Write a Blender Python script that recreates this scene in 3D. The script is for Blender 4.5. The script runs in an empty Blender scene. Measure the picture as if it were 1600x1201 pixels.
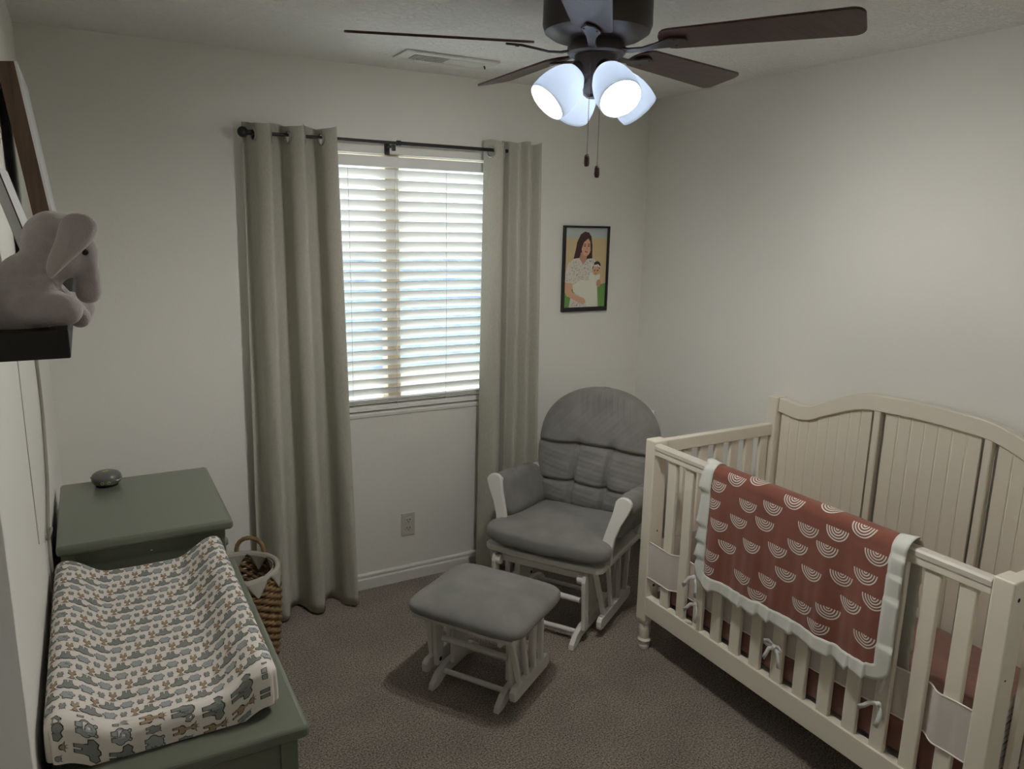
import bpy, bmesh, math, random
from math import sin, cos, pi, radians, sqrt, exp, atan2, tan, hypot
from mathutils import Vector, Matrix

random.seed(7)
SC = bpy.context.scene
COL = SC.collection

# ------------------------------------------------------------------ camera
YAW, PITCH, ROLL, FPX = radians(29.409), radians(11.992), radians(-1.164), 1178.9
CAM_Z = 1.78
cam_d = bpy.data.cameras.new('camera')
cam_d.sensor_fit = 'HORIZONTAL'
cam_d.sensor_width = 36.0
cam_d.lens = FPX / 1600.0 * 36.0
cam_d.clip_start = 0.01
cam_d.clip_end = 200
cam = bpy.data.objects.new('camera', cam_d)
COL.objects.link(cam)
fw = Vector((sin(YAW) * cos(PITCH), cos(YAW) * cos(PITCH), -sin(PITCH)))
rt = Vector((cos(YAW), -sin(YAW), 0.0))
dn = fw.cross(rt)
rt2 = cos(ROLL) * rt + sin(ROLL) * dn
dn2 = -sin(ROLL) * rt + cos(ROLL) * dn
cam.matrix_world = Matrix(((rt2.x, -dn2.x, -fw.x, 0), (rt2.y, -dn2.y, -fw.y, 0), (rt2.z, -dn2.z, -fw.z, CAM_Z), (0, 0, 0, 1)))
SC.camera = cam

# ------------------------------------------------------------------ light and exposure
SKY_STRENGTH = 2.1
SUN_STRENGTH = 7.2
BULB_STRENGTH = 900.0
SC.view_settings.view_transform = 'Standard'
SC.view_settings.look = 'None'
SC.view_settings.gamma = 1.0
SC.view_settings.use_curve_mapping = False
SC.view_settings.exposure = 0.42
SC.cycles.use_denoising = True
SC.cycles.max_bounces = 10
SC.cycles.diffuse_bounces = 6
SC.cycles.transmission_bounces = 8
SC.cycles.sample_clamp_indirect = 6.0
SC.cycles.caustics_reflective = False
SC.cycles.caustics_refractive = False

world = bpy.data.worlds.new('sky')
SC.world = world
world.use_nodes = True
bg = world.node_tree.nodes['Background']
bg.inputs['Color'].default_value = (0.78, 0.88, 1.0, 1)
bg.inputs['Strength'].default_value = SKY_STRENGTH

sun_d = bpy.data.lights.new('sun', 'SUN')
sun_d.energy = SUN_STRENGTH
sun_d.angle = radians(0.6)
sun_d.color = (1.0, 0.95, 0.86)
sun = bpy.data.objects.new('sun', sun_d)
COL.objects.link(sun)
# shines down on the outside of the window wall
sun.rotation_euler = Vector((-0.25, -0.62, -0.72)).to_track_quat('-Z', 'Y').to_euler()

# ------------------------------------------------------------------ room measures
H = 2.44
YB = 3.3526          # window wall
XR = 2.7042          # wall behind the crib
XL = -0.1532         # wall with the shelf
YN = 0.25            # inner face of the near wall with the doorway

# ------------------------------------------------------------------ materials
def mat(name, col, rough=0.6, spec=0.4, metal=0.0, bump=None, var=None, sheen=0.0, coat=0.0, trans=0.0, emit=None, coord='Object', stretch=None):
    """bump=(scale, strength, distance); var=(scale, amount) mottles the base colour"""
    m = bpy.data.materials.new(name)
    m.use_nodes = True
    nt = m.node_tree
    b = nt.nodes['Principled BSDF']
    b.inputs['Base Color'].default_value = (*col, 1)
    b.inputs['Roughness'].default_value = rough
    b.inputs['Metallic'].default_value = metal
    b.inputs['Specular IOR Level'].default_value = spec
    if sheen:
        b.inputs['Sheen Weight'].default_value = sheen
        b.inputs['Sheen Roughness'].default_value = 0.6
    if coat:
        b.inputs['Coat Weight'].default_value = coat
        b.inputs['Coat Roughness'].default_value = 0.25
    if emit:
        b.inputs['Emission Color'].default_value = (*emit[0], 1)
        b.inputs['Emission Strength'].default_value = emit[1]
    if bump or var:
        tc = nt.nodes.new('ShaderNodeTexCoord')
        src = tc.outputs[coord]
        if stretch:
            mp = nt.nodes.new('ShaderNodeMapping')
            mp.inputs['Scale'].default_value = stretch
            nt.links.new(src, mp.inputs['Vector'])
            src = mp.outputs['Vector']
    if bump:
        n = nt.nodes.new('ShaderNodeTexNoise')
        n.inputs['Scale'].default_value = bump[0]
        n.inputs['Detail'].default_value = 4
        nt.links.new(src, n.inputs['Vector'])
        bp = nt.nodes.new('ShaderNodeBump')
        bp.inputs['Strength'].default_value = bump[1]
        bp.inputs['Distance'].default_value = bump[2]
        nt.links.new(n.outputs['Fac'], bp.inputs['Height'])
        nt.links.new(bp.outputs['Normal'], b.inputs['Normal'])
    if var:
        n2 = nt.nodes.new('ShaderNodeTexNoise')
        n2.inputs['Scale'].default_value = var[0]
        n2.inputs['Detail'].default_value = 5
        nt.links.new(src, n2.inputs['Vector'])
        rp = nt.nodes.new('ShaderNodeValToRGB')
        rp.color_ramp.elements[0].position = 0.3
        rp.color_ramp.elements[1].position = 0.7
        a = var[1]
        rp.color_ramp.elements[0].color = (*[max(0, c * (1 - a)) for c in col], 1)
        rp.color_ramp.elements[1].color = (*[min(1, c * (1 + a)) for c in col], 1)
        nt.links.new(n2.outputs['Fac'], rp.inputs['Fac'])
        nt.links.new(rp.outputs['Color'], b.inputs['Base Color'])
    return m

M = {}
M['wall'] = mat('wall_paint', (0.79, 0.78, 0.735), 0.75, 0.25, bump=(90, 0.12, 0.004))
M['ceiling'] = mat('ceiling_texture', (0.92, 0.92, 0.89), 0.85, 0.2)
M['trim'] = mat('trim_white', (0.74, 0.74, 0.70), 0.4, 0.45)
M['white_wood'] = mat('painted_white_wood', (0.72, 0.71, 0.67), 0.42, 0.45, bump=(40, 0.03, 0.002))
M['crib'] = mat('cream_painted_wood', (0.77, 0.715, 0.61), 0.38, 0.45, bump=(30, 0.03, 0.002))
M['plastic_clear'] = mat('rail_cover_plastic', (0.62, 0.58, 0.51), 0.45, 0.4)
M['grey_fabric'] = mat('grey_microsuede', (0.205, 0.20, 0.186), 0.85, 0.2, bump=(350, 0.2, 0.002), var=(9, 0.14), sheen=0.15)
M['curtain'] = mat('oatmeal_linen', (0.44, 0.43, 0.365), 0.8, 0.2, bump=(600, 0.2, 0.001), var=(60, 0.10), stretch=(6, 6, 1), sheen=0.2)
M['black_metal'] = mat('black_metal', (0.012, 0.012, 0.013), 0.45, 0.5)
M['chrome'] = mat('brushed_nickel', (0.45, 0.44, 0.42), 0.3, 0.5, metal=1.0)
M['blind'] = mat('white_faux_wood', (0.83, 0.83, 0.81), 0.5, 0.35)
M['cord'] = mat('blind_cord', (0.55, 0.53, 0.48), 0.8)
M['almond'] = mat('almond_vinyl', (0.66, 0.56, 0.40), 0.45)
M['sage'] = mat('sage_green_paint', (0.145, 0.160, 0.122), 0.30, 0.5, bump=(22, 0.05, 0.003), coat=0.3)
M['sage_dark'] = mat('drawer_gap', (0.02, 0.022, 0.02), 0.8)
M['bronze'] = mat('oil_rubbed_bronze', (0.045, 0.036, 0.034), 0.42, 0.5, metal=0.35)
M['blade'] = mat('walnut_blade', (0.060, 0.026, 0.020), 0.38, 0.35, bump=(60, 0.05, 0.001), var=(14, 0.35), stretch=(1, 9, 1), coat=0.05)
M['plush'] = mat('grey_plush', (0.44, 0.395, 0.385), 0.95, 0.1, bump=(420, 0.45, 0.003), var=(60, 0.1), sheen=0.6)
M['plush_ear'] = mat('plush_ear_lining', (0.48, 0.435, 0.425), 0.95, 0.1, bump=(420, 0.4, 0.003), sheen=0.6)
M['black'] = mat('glossy_black', (0.01, 0.01, 0.01), 0.15)
M['espresso'] = mat('espresso_wood', (0.014, 0.012, 0.011), 0.55, bump=(40, 0.1, 0.002))
M['brown_wood'] = mat('stained_pine', (0.075, 0.045, 0.026), 0.6, var=(10, 0.4), stretch=(6, 6, 0.6))
M['board_white'] = mat('whitewashed_board', (0.55, 0.56, 0.55), 0.7, var=(25, 0.06))
M['rust'] = mat('rust_muslin', (0.215, 0.070, 0.046), 0.85, 0.2, bump=(500, 0.25, 0.002), var=(12, 0.10), sheen=0.2)
M['rust_back'] = mat('cream_back_cloth', (0.56, 0.50, 0.42), 0.85, 0.2, bump=(500, 0.2, 0.002))
M['print_white'] = mat('cream_print', (0.72, 0.66, 0.60), 0.85, 0.1)
M['satin'] = mat('ivory_satin', (0.66, 0.665, 0.61), 0.32, 0.5, sheen=0.3)
M['sheet'] = mat('dusty_rose_sheet', (0.23, 0.115, 0.09), 0.9, 0.1, bump=(25, 0.5, 0.01), var=(8, 0.12), sheen=0.2)
M['skirt'] = mat('mauve_crumpled_sheet', (0.235, 0.135, 0.115), 0.85, 0.2, bump=(30, 0.7, 0.012), sheen=0.2)
M['ribbon'] = mat('white_ribbon', (0.68, 0.67, 0.66), 0.6)
M['pad'] = mat('white_cotton_cover', (0.80, 0.745, 0.69), 0.9, 0.1, bump=(400, 0.15, 0.001))
M['pr_dark'] = mat('print_outline', (0.075, 0.08, 0.078), 0.9, 0.1)
M['pr_eleph'] = mat('print_slate', (0.25, 0.265, 0.245), 0.9, 0.1)
M['pr_hippo'] = mat('print_pale_grey', (0.38, 0.40, 0.40), 0.9, 0.1)
M['pr_zebra'] = mat('print_mid_grey', (0.30, 0.31, 0.305), 0.9, 0.1)
M['pr_gir'] = mat('print_tan', (0.42, 0.31, 0.20), 0.9, 0.1)
M['wicker'] = mat('woven_seagrass', (0.22, 0.135, 0.065), 0.75, bump=(120, 0.4, 0.003), var=(22, 0.45))
M['wicker_in'] = mat('woven_dark_inside', (0.13, 0.075, 0.045), 0.8, bump=(120, 0.4, 0.003), var=(25, 0.4))
M['basket_cotton'] = mat('cotton_wrap', (0.40, 0.385, 0.33), 0.9, bump=(300, 0.4, 0.002), stretch=(1, 1, 0.1))
M['gadget'] = mat('grey_gadget_plastic', (0.12, 0.12, 0.115), 0.3, 0.5)
M['lime'] = mat('lime_mark', (0.40, 0.46, 0.17), 0.5)
M['silver'] = mat('silver_plastic', (0.45, 0.45, 0.44), 0.25, metal=0.6)
M['outlet'] = mat('almond_plate', (0.58, 0.565, 0.50), 0.35, 0.5)
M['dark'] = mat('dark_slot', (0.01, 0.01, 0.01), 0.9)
M['red_slot'] = mat('red_brown_slot', (0.16, 0.05, 0.035), 0.9)
M['cable'] = mat('beige_cable', (0.30, 0.28, 0.24), 0.6)
M['bead'] = mat('bead_chain', (0.20, 0.15, 0.12), 0.35, metal=0.8)
M['fob'] = mat('walnut_fob', (0.07, 0.03, 0.022), 0.35)
M['ground'] = mat('sunlit_pale_ground', (0.82, 0.82, 0.80), 0.9)
M['siding'] = mat('neighbour_siding', (0.55, 0.57, 0.58), 0.9)
M['roof'] = mat('blue_grey_shingle', (0.16, 0.23, 0.36), 0.9, var=(3, 0.3))


def carpet_material():
    m = bpy.data.materials.new('taupe_carpet')
    m.use_nodes = True
    nt = m.node_tree
    b = nt.nodes['Principled BSDF']
    b.inputs['Roughness'].default_value = 0.97
    b.inputs['Specular IOR Level'].default_value = 0.05
    b.inputs['Sheen Weight'].default_value = 0.25
    tc = nt.nodes.new('ShaderNodeTexCoord')
    n1 = nt.nodes.new('ShaderNodeTexNoise'); n1.inputs['Scale'].default_value = 165; n1.inputs['Detail'].default_value = 3
    n2 = nt.nodes.new('ShaderNodeTexNoise'); n2.inputs['Scale'].default_value = 4; n2.inputs['Detail'].default_value = 3
    for n in (n1, n2):
        nt.links.new(tc.outputs['Object'], n.inputs['Vector'])
    r1 = nt.nodes.new('ShaderNodeValToRGB')
    r1.color_ramp.elements[0].position = 0.32; r1.color_ramp.elements[0].color = (0.050, 0.040, 0.032, 1)
    r1.color_ramp.elements[1].position = 0.70; r1.color_ramp.elements[1].color = (0.47, 0.41, 0.345, 1)
    nt.links.new(n1.outputs['Fac'], r1.inputs['Fac'])
    r2 = nt.nodes.new('ShaderNodeValToRGB')
    r2.color_ramp.elements[0].position = 0.35; r2.color_ramp.elements[0].color = (0.84, 0.84, 0.84, 1)
    r2.color_ramp.elements[1].position = 0.65; r2.color_ramp.elements[1].color = (1.08, 1.06, 1.04, 1)
    nt.links.new(n2.outputs['Fac'], r2.inputs['Fac'])
    mx = nt.nodes.new('ShaderNodeMix'); mx.data_type = 'RGBA'; mx.blend_type = 'MULTIPLY'
    mx.inputs['Factor'].default_value = 1
    nt.links.new(r1.outputs['Color'], mx.inputs['A']); nt.links.new(r2.outputs['Color'], mx.inputs['B'])
    nt.links.new(mx.outputs['Result'], b.inputs['Base Color'])
    bp = nt.nodes.new('ShaderNodeBump'); bp.inputs['Strength'].default_value = 0.9; bp.inputs['Distance'].default_value = 0.008
    nt.links.new(n1.outputs['Fac'], bp.inputs['Height']); nt.links.new(bp.outputs['Normal'], b.inputs['Normal'])
    return m

def ceiling_material():
    m = M['ceiling']
    nt = m.node_tree
    b = nt.nodes['Principled BSDF']
    tc = nt.nodes.new('ShaderNodeTexCoord')
    mp = nt.nodes.new('ShaderNodeMapping'); mp.inputs['Scale'].default_value = (1, 1.6, 1)
    n = nt.nodes.new('ShaderNodeTexNoise'); n.inputs['Scale'].default_value = 32; n.inputs['Detail'].default_value = 5; n.inputs['Roughness'].default_value = 0.62
    nt.links.new(tc.outputs['Object'], mp.inputs['Vector']); nt.links.new(mp.outputs['Vector'], n.inputs['Vector'])
    r = nt.nodes.new('ShaderNodeValToRGB')
    r.color_ramp.elements[0].position = 0.46; r.color_ramp.elements[1].position = 0.56
    nt.links.new(n.outputs['Fac'], r.inputs['Fac'])
    bp = nt.nodes.new('ShaderNodeBump'); bp.inputs['Strength'].default_value = 0.7; bp.inputs['Distance'].default_value = 0.007
    nt.links.new(r.outputs['Color'], bp.inputs['Height']); nt.links.new(bp.outputs['Normal'], b.inputs['Normal'])
    return m

def frosted_material():
    m = bpy.data.materials.new('frosted_glass')
    m.use_nodes = True
    nt = m.node_tree
    nt.nodes.remove(nt.nodes['Principled BSDF'])
    out = nt.nodes['Material Output']
    tr = nt.nodes.new('ShaderNodeBsdfTranslucent'); tr.inputs['Color'].default_value = (0.80, 0.88, 1.0, 1)
    df = nt.nodes.new('ShaderNodeBsdfDiffuse'); df.inputs['Color'].default_value = (0.74, 0.77, 0.80, 1)
    gl = nt.nodes.new('ShaderNodeBsdfGlossy'); gl.inputs['Roughness'].default_value = 0.3
    m1 = nt.nodes.new('ShaderNodeMixShader'); m1.inputs['Fac'].default_value = 0.74
    m2 = nt.nodes.new('ShaderNodeMixShader'); m2.inputs['Fac'].default_value = 0.04
    nt.links.new(tr.outputs[0], m1.inputs[1]); nt.links.new(df.outputs[0], m1.inputs[2])
    nt.links.new(m1.outputs[0], m2.inputs[1]); nt.links.new(gl.outputs[0], m2.inputs[2])
    nt.links.new(m2.outputs[0], out.inputs['Surface'])
    return m

def glass_material():
    m = bpy.data.materials.new('window_glass')
    m.use_nodes = True
    nt = m.node_tree
    nt.nodes.remove(nt.nodes['Principled BSDF'])
    out = nt.nodes['Material Output']
    t = nt.nodes.new('ShaderNodeBsdfTransparent'); t.inputs['Color'].default_value = (0.93, 0.96, 0.96, 1)
    g = nt.nodes.new('ShaderNodeBsdfGlossy'); g.inputs['Roughness'].default_value = 0.02
    mx = nt.nodes.new('ShaderNodeMixShader'); mx.inputs['Fac'].default_value = 0.06
    nt.links.new(t.outputs[0], mx.inputs[1]); nt.links.new(g.outputs[0], mx.inputs[2])
    nt.links.new(mx.outputs[0], out.inputs['Surface'])
    return m

def mesh_liner_material():
    m = bpy.data.materials.new('sheer_mesh_cloth')
    m.use_nodes = True
    nt = m.node_tree
    b = nt.nodes['Principled BSDF']
    b.inputs['Base Color'].default_value = (0.70, 0.645, 0.60, 1)
    b.inputs['Roughness'].default_value = 0.9
    out = nt.nodes['Material Output']
    t = nt.nodes.new('ShaderNodeBsdfTransparent')
    mx = nt.nodes.new('ShaderNodeMixShader'); mx.inputs['Fac'].default_value = 0.80
    nt.links.new(t.outputs[0], mx.inputs[1]); nt.links.new(b.outputs[0], mx.inputs[2])
    nt.links.new(mx.outputs[0], out.inputs['Surface'])
    return m

def emission_material(name, col, strength):
    m = bpy.data.materials.new(name)
    m.use_nodes = True
    nt = m.node_tree
    nt.nodes.remove(nt.nodes['Principled BSDF'])
    e = nt.nodes.new('ShaderNodeEmission'); e.inputs['Color'].default_value = (*col, 1); e.inputs['Strength'].default_value = strength
    nt.links.new(e.outputs[0], nt.nodes['Material Output'].inputs['Surface'])
    return m

M['carpet'] = carpet_material()
ceiling_material()
M['frosted'] = frosted_material()
M['glass'] = glass_material()
M['liner'] = mesh_liner_material()
M['bulb'] = emission_material('lit_bulb', (1.0, 0.972, 0.92), BULB_STRENGTH)

# ------------------------------------------------------------------ mesh helpers
class MB:
    def __init__(self):
        self.v = []
        self.f = []

    def add(self, vs, fs):
        o = len(self.v)
        self.v += [tuple(p) for p in vs]
        self.f += [tuple(i + o for i in f) for f in fs]
        return self

    def box(self, x0, x1, y0, y1, z0, z1, mx=None):
        vs = [Vector((x, y, z)) for x in (x0, x1) for y in (y0, y1) for z in (z0, z1)]
        if mx is not None:
            vs = [mx @ p for p in vs]
        return self.add(vs, [(0, 1, 3, 2), (4, 6, 7, 5), (0, 4, 5, 1), (2, 3, 7, 6), (0, 2, 6, 4), (1, 5, 7, 3)])

    def bar(self, a, b, w, t, up=(0, 0, 1)):
        """a square bar from a to b, w wide across and t thick along up"""
        a, b = Vector(a), Vector(b)
        d = (b - a).normalized()
        s = d.cross(Vector(up)).normalized()
        n = s.cross(d)
        vs = []
        for p in (a, b):
            for i, j in ((-1, -1), (1, -1), (1, 1), (-1, 1)):
                vs.append(p + s * (i * w / 2) + n * (j * t / 2))
        return self.add(vs, [(3, 2, 1, 0), (4, 5, 6, 7), (0, 1, 5, 4), (1, 2, 6, 5), (2, 3, 7, 6), (3, 0, 4, 7)])

    def tube(self, pts, r, n=10, closed=False, cap=True):
        pts = [Vector(p) for p in pts]
        k = len(pts)
        rs = r if isinstance(r, (list, tuple)) else [r] * k
        vs, fs = [], []
        prev = None
        for i, p in enumerate(pts):
            if closed:
                d = pts[(i + 1) % k] - pts[i - 1]
            else:
                d = pts[min(i + 1, k - 1)] - pts[max(i - 1, 0)]
            d.normalize()
            if prev is None:
                ref = Vector((0, 0, 1)) if abs(d.z) < 0.9 else Vector((1, 0, 0))
                s = d.cross(ref).normalized()
            else:
                s = (prev - d * prev.dot(d)).normalized()
            prev = s
            t = d.cross(s)
            for j in range(n):
                a = 2 * pi * j / n
                vs.append(p + s * (rs[i] * cos(a)) + t * (rs[i] * sin(a)))
        m = k if closed else k - 1
        for i in range(m):
            for j in range(n):
                a, b = i * n + j, i * n + (j + 1) % n
                c, d2 = ((i + 1) % k) * n + (j + 1) % n, ((i + 1) % k) * n + j
                fs.append((a, b, c, d2))
        if cap and not closed:
            fs.append(tuple(range(n - 1, -1, -1)))
            fs.append(tuple(range((k - 1) * n, k * n)))
        return self.add(vs, fs)

    def lathe(self, prof, n=24, mx=None, cap=True):
        """prof: list of (radius, z)"""
        vs, fs = [], []
        for r, z in prof:
            for j in range(n):
                a = 2 * pi * j / n
                p = Vector((r * cos(a), r * sin(a), z))
                vs.append(mx @ p if mx is not None else p)
        for i in range(len(prof) - 1):
            for j in range(n):
                fs.append((i * n + j, i * n + (j + 1) % n, (i + 1) * n + (j + 1) % n, (i + 1) * n + j))
        if cap:
            if prof[0][0] > 1e-6:
                fs.append(tuple(range(n - 1, -1, -1)))
            if prof[-1][0] > 1e-6:
                fs.append(tuple(range((len(prof) - 1) * n, len(prof) * n)))
        return self.add(vs, fs)

    def prism(self, out, t, mx=None):
        """outline in local xy (counter-clockwise), extruded from z=-t/2 to t/2"""
        n = len(out)
        vs = [Vector((x, y, -t / 2)) for x, y in out] + [Vector((x, y, t / 2)) for x, y in out]
        if mx is not None:
            vs = [mx @ p for p in vs]
        fs = [tuple(range(n - 1, -1, -1)), tuple(range(n, 2 * n))]
        fs += [(i, (i + 1) % n, n + (i + 1) % n, n + i) for i in range(n)]
        return self.add(vs, fs)

    def grid(self, fn, nu, nv, wrap_u=False, flip=False):
        vs = [fn(i / nu, j / nv) for i in range(nu if wrap_u else nu + 1) for j in range(nv + 1)]
        m = nv + 1
        rows = nu if wrap_u else nu + 1
        fs = []
        for i in range(nu):
            for j in range(nv):
                a, b = i * m + j, ((i + 1) % rows) * m + j
                q = (a, b, b + 1, a + 1)
                fs.append(q[::-1] if flip else q)
        return self.add(vs, fs)

    def sphere(self, c, r, n=12, m=8, mx=None):
        c = Vector(c)
        rr = r if isinstance(r, (tuple, list)) else (r, r, r)
        vs = [Vector((0, 0, rr[2]))]
        for i in range(1, m):
            th = pi * i / m
            for j in range(n):
                a = 2 * pi * j / n
                vs.append(Vector((rr[0] * sin(th) * cos(a), rr[1] * sin(th) * sin(a), rr[2] * cos(th))))
        vs.append(Vector((0, 0, -rr[2])))
        fs = [(0, 1 + j, 1 + (j + 1) % n) for j in range(n)]
        for i in range(m - 2):
            for j in range(n):
                a, b = 1 + i * n + j, 1 + i * n + (j + 1) % n
                fs.append((a, a + n, b + n, b))
        L = len(vs) - 1
        fs += [(L, 1 + (m - 2) * n + (j + 1) % n, 1 + (m - 2) * n + j) for j in range(n)]
        if mx is not None:
            vs = [mx @ p for p in vs]
        return self.add([p + c for p in vs], fs)

    def build(self, name, material, parent=None, smooth=False, bevel=0.0, seg=2, fix=True, auto=None):
        me = bpy.data.meshes.new(name)
        me.from_pydata(self.v, [], self.f)
        if fix:
            bm = bmesh.new(); bm.from_mesh(me)
            bmesh.ops.remove_doubles(bm, verts=bm.verts, dist=1e-6)
            bmesh.ops.recalc_face_normals(bm, faces=bm.faces)
            bm.to_mesh(me); bm.free()
        me.materials.append(material)
        if smooth or auto is not None:
            for p in me.polygons:
                p.use_smooth = True
        if auto is not None:
            me.set_sharp_from_angle(angle=radians(auto))
        o = bpy.data.objects.new(name, me)
        COL.objects.link(o)
        if parent is not None:
            o.parent = parent
        if bevel:
            b = o.modifiers.new('bevel', 'BEVEL')
            b.width = bevel; b.segments = seg; b.limit_method = 'ANGLE'; b.angle_limit = radians(40)
        return o


def thing(name, label, cat, loc=(0, 0, 0), rz=0.0, group=None):
    o = bpy.data.objects.new(name, None)
    o.empty_display_size = 0.05
    COL.objects.link(o)
    o.location = loc
    o.rotation_euler = (0, 0, rz)
    return tag(o, label, cat, group)

def tag(o, label, cat, group=None):
    o['label'] = label
    o['category'] = cat
    if group:
        o['group'] = group
    return o

def struct(o):
    o['kind'] = 'structure'
    return o

def rot(ax, a):
    return Matrix.Rotation(a, 4, ax)

def tr(x, y, z):
    return Matrix.Translation((x, y, z))

def smoothstep(a, b, x):
    t = max(0.0, min(1.0, (x - a) / (b - a)))
    return t * t * (3 - 2 * t)

def noise1(x, seed=0.0):
    return (sin(x * 1.7 + seed) + 0.6 * sin(x * 3.9 + 2.1 * seed + 1) + 0.35 * sin(x * 8.3 + 0.7 * seed)) / 1.95

def spow(c, e):
    return math.copysign(abs(c) ** e, c)

def superell(rx, ry, rz, e1, e2, nu=40, nv=20, warp=None):
    m = MB()
    def fn(u, v):
        a = 2 * pi * u
        b = pi * (v - 0.5)
        p = Vector((rx * spow(cos(b), e1) * spow(cos(a), e2), ry * spow(cos(b), e1) * spow(sin(a), e2), rz * spow(sin(b), e1)))
        return warp(p) if warp else p
    return m.grid(fn, nu, nv, wrap_u=True)

# ------------------------------------------------------------------ room shell
WX0, WX1, WZ0, WZ1 = 0.665, 1.865, 0.890, 2.078     # window opening
REC = 0.115                                         # depth of the window recess
T = 0.14

fl = struct(MB().box(XL - T, XR + T, -1.45, YB + T, -0.05, 0.0).build('floor', M['carpet']))
struct(MB().box(XL - T, XR + T, -1.45, YB + T, H, H + 0.1).build('ceiling', M['ceiling']))
w = MB()
w.box(XL - T, WX0, YB, YB + T, 0, H).box(WX1, XR + T, YB, YB + T, 0, H)
w.box(WX0, WX1, YB, YB + T, WZ1, H).box(WX0, WX1, YB, YB + T, 0, WZ0 - 0.012)
struct(w.build('wall_back', M['wall']))
struct(MB().box(XR, XR + T, -1.45, YB, 0, H).build('wall_right', M['wall']))
struct(MB().box(XL - T, XL, -1.45, YB, 0, H).build('wall_left', M['wall']))
w = MB()
w.box(XL, -0.0274, YN - 0.13, YN, 0, H).box(0.80, XR, YN - 0.13, YN, 0, H).box(-0.0274, 0.80, YN - 0.13, YN, 2.05, H)
struct(w.build('wall_near', M['wall']))
struct(MB().box(XL - T, XR + T, -1.45 - T, -1.45, 0, H).build('wall_hall', M['wall']))

def baseboard(name, a, b, nrm):
    """moulded board along the wall from a to b, nrm pointing into the room"""
    prof = [(0.0, 0.0), (0.014, 0.0), (0.014, 0.048), (0.0125, 0.053), (0.008, 0.056), (0.008, 0.061), (0.0105, 0.064), (0.0105, 0.072), (0.006, 0.078), (0.0, 0.080)]
    a, b, nrm = Vector(a), Vector(b), Vector(nrm)
    m = MB()
    n = len(prof)
    vs = [p + nrm * d + Vector((0, 0, z)) for p in (a, b) for d, z in prof]
    m.add(vs, [(i, (i + 1) % n, n + (i + 1) % n, n + i) for i in range(n)] + [tuple(range(n)), tuple(range(2 * n - 1, n - 1, -1))])
    return struct(m.build(name, M['trim']))
baseboard('baseboard_back', (XL + 0.014, YB, 0), (XR - 0.014, YB, 0), (0, -1, 0))
baseboard('baseboard_right', (XR, YN, 0), (XR, YB, 0), (-1, 0, 0))
baseboard('baseboard_left', (XL, YN, 0), (XL, YB, 0), (1, 0, 0))

# window: recess sill, almond slider frame, centre mullion, two panes
win = struct(bpy.data.objects.new('window_1', None)); COL.objects.link(win)
win.location = ((WX0 + WX1) / 2, YB, WZ0)
wl = -win.location.x
def wloc(m):
    m.v = [(x - win.location.x, y - win.location.y, z - win.location.z) for x, y, z in m.v]
    return m
wloc(MB().box(WX0 - 0.0, WX1, YB - 0.006, YB + REC, WZ0 - 0.022, WZ0)).build('sill', M['trim'], win, bevel=0.006, seg=3)
fr = MB()
fy0, fy1 = YB + REC - 0.045, YB + T
fr.box(WX0, WX0 + 0.045, fy0, fy1, WZ0, WZ1).box(WX1 - 0.045, WX1, fy0, fy1, WZ0, WZ1)
fr.box(WX0 + 0.045, WX1 - 0.045, fy0, fy1, WZ1 - 0.004, WZ1).box(WX0 + 0.045, WX1 - 0.045, fy0, fy1, WZ0, WZ0 + 0.05)
wloc(fr).build('window_frame', M['almond'], win)
wloc(MB().box(1.232, 1.302, fy0 - 0.012, fy1 - 0.01, WZ0 + 0.05, WZ1 - 0.004)).build('mullion', M['almond'], win, bevel=0.004)
for x0, x1 in ((WX0 + 0.045, 1.232), (1.302, WX1 - 0.045)):
    wloc(MB().box(x0, x1, YB + T - 0.030, YB + T - 0.024, WZ0 + 0.05, WZ1 - 0.004)).build('pane', M['glass'], win)

# outside: yard and a neighbour's low roof, blown out by the daylight
struct(MB().box(-30, 30, YB + 0.6, 60, -3.3, -3.0).build('ground_outside', M['ground']))
nb = thing('neighbour_house', 'pale house with blue-grey roof outside, seen in slivers through the blind', 'house', (3.2, 13.0, -3.0))
MB().box(-5, 6, 0, 6, 0, 2.3).build('house_wall', M['siding'], nb)
MB().add([(-5.4, -0.5, 2.25), (6.4, -0.5, 2.25), (6.4, 3, 4.0), (-5.4, 3, 4.0), (6.4, 6.5, 2.25), (-5.4, 6.5, 2.25)],
         [(0, 1, 2, 3), (3, 2, 4, 5), (0, 3, 5), (1, 4, 2), (0, 5, 4, 1)]).build('house_roof', M['roof'], nb)

# ------------------------------------------------------------------ window blind
bl = thing('window_blind', 'white two-inch slat blind tilted half open inside the window', 'blind', ((WX0 + WX1) / 2, YB + 0.04, WZ0))
BX0, BX1 = WX0 + 0.012, WX1 - 0.012
hw = (BX1 - BX0) / 2
vz0 = 2.020 - WZ0
MB().box(-hw, hw, -0.034, -0.022, vz0, 2.066 - WZ0).build('valance', M['blind'], bl, bevel=0.003)
MB().box(-hw, hw, -0.018, 0.026, 2.020 - WZ0, 2.052 - WZ0).build('headrail', M['blind'], bl)
sl = MB()
tilt = radians(46)
prof = []
for k in range(7):
    t = -1 + k / 3
    prof.append((0.025 * t, 0.0022 * (1 - t * t)))
n = len(prof)
vs = []
for x in (-hw, hw):
    for s_, c_ in prof:
        vs.append((x, s_ * cos(tilt) + (c_ + 0.0016) * sin(tilt), -s_ * sin(tilt) + (c_ + 0.0016) * cos(tilt)))
    for s_, c_ in reversed(prof):
        vs.append((x, s_ * cos(tilt) + (c_ - 0.0016) * sin(tilt), -s_ * sin(tilt) + (c_ - 0.0016) * cos(tilt)))
q = 2 * n
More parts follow.
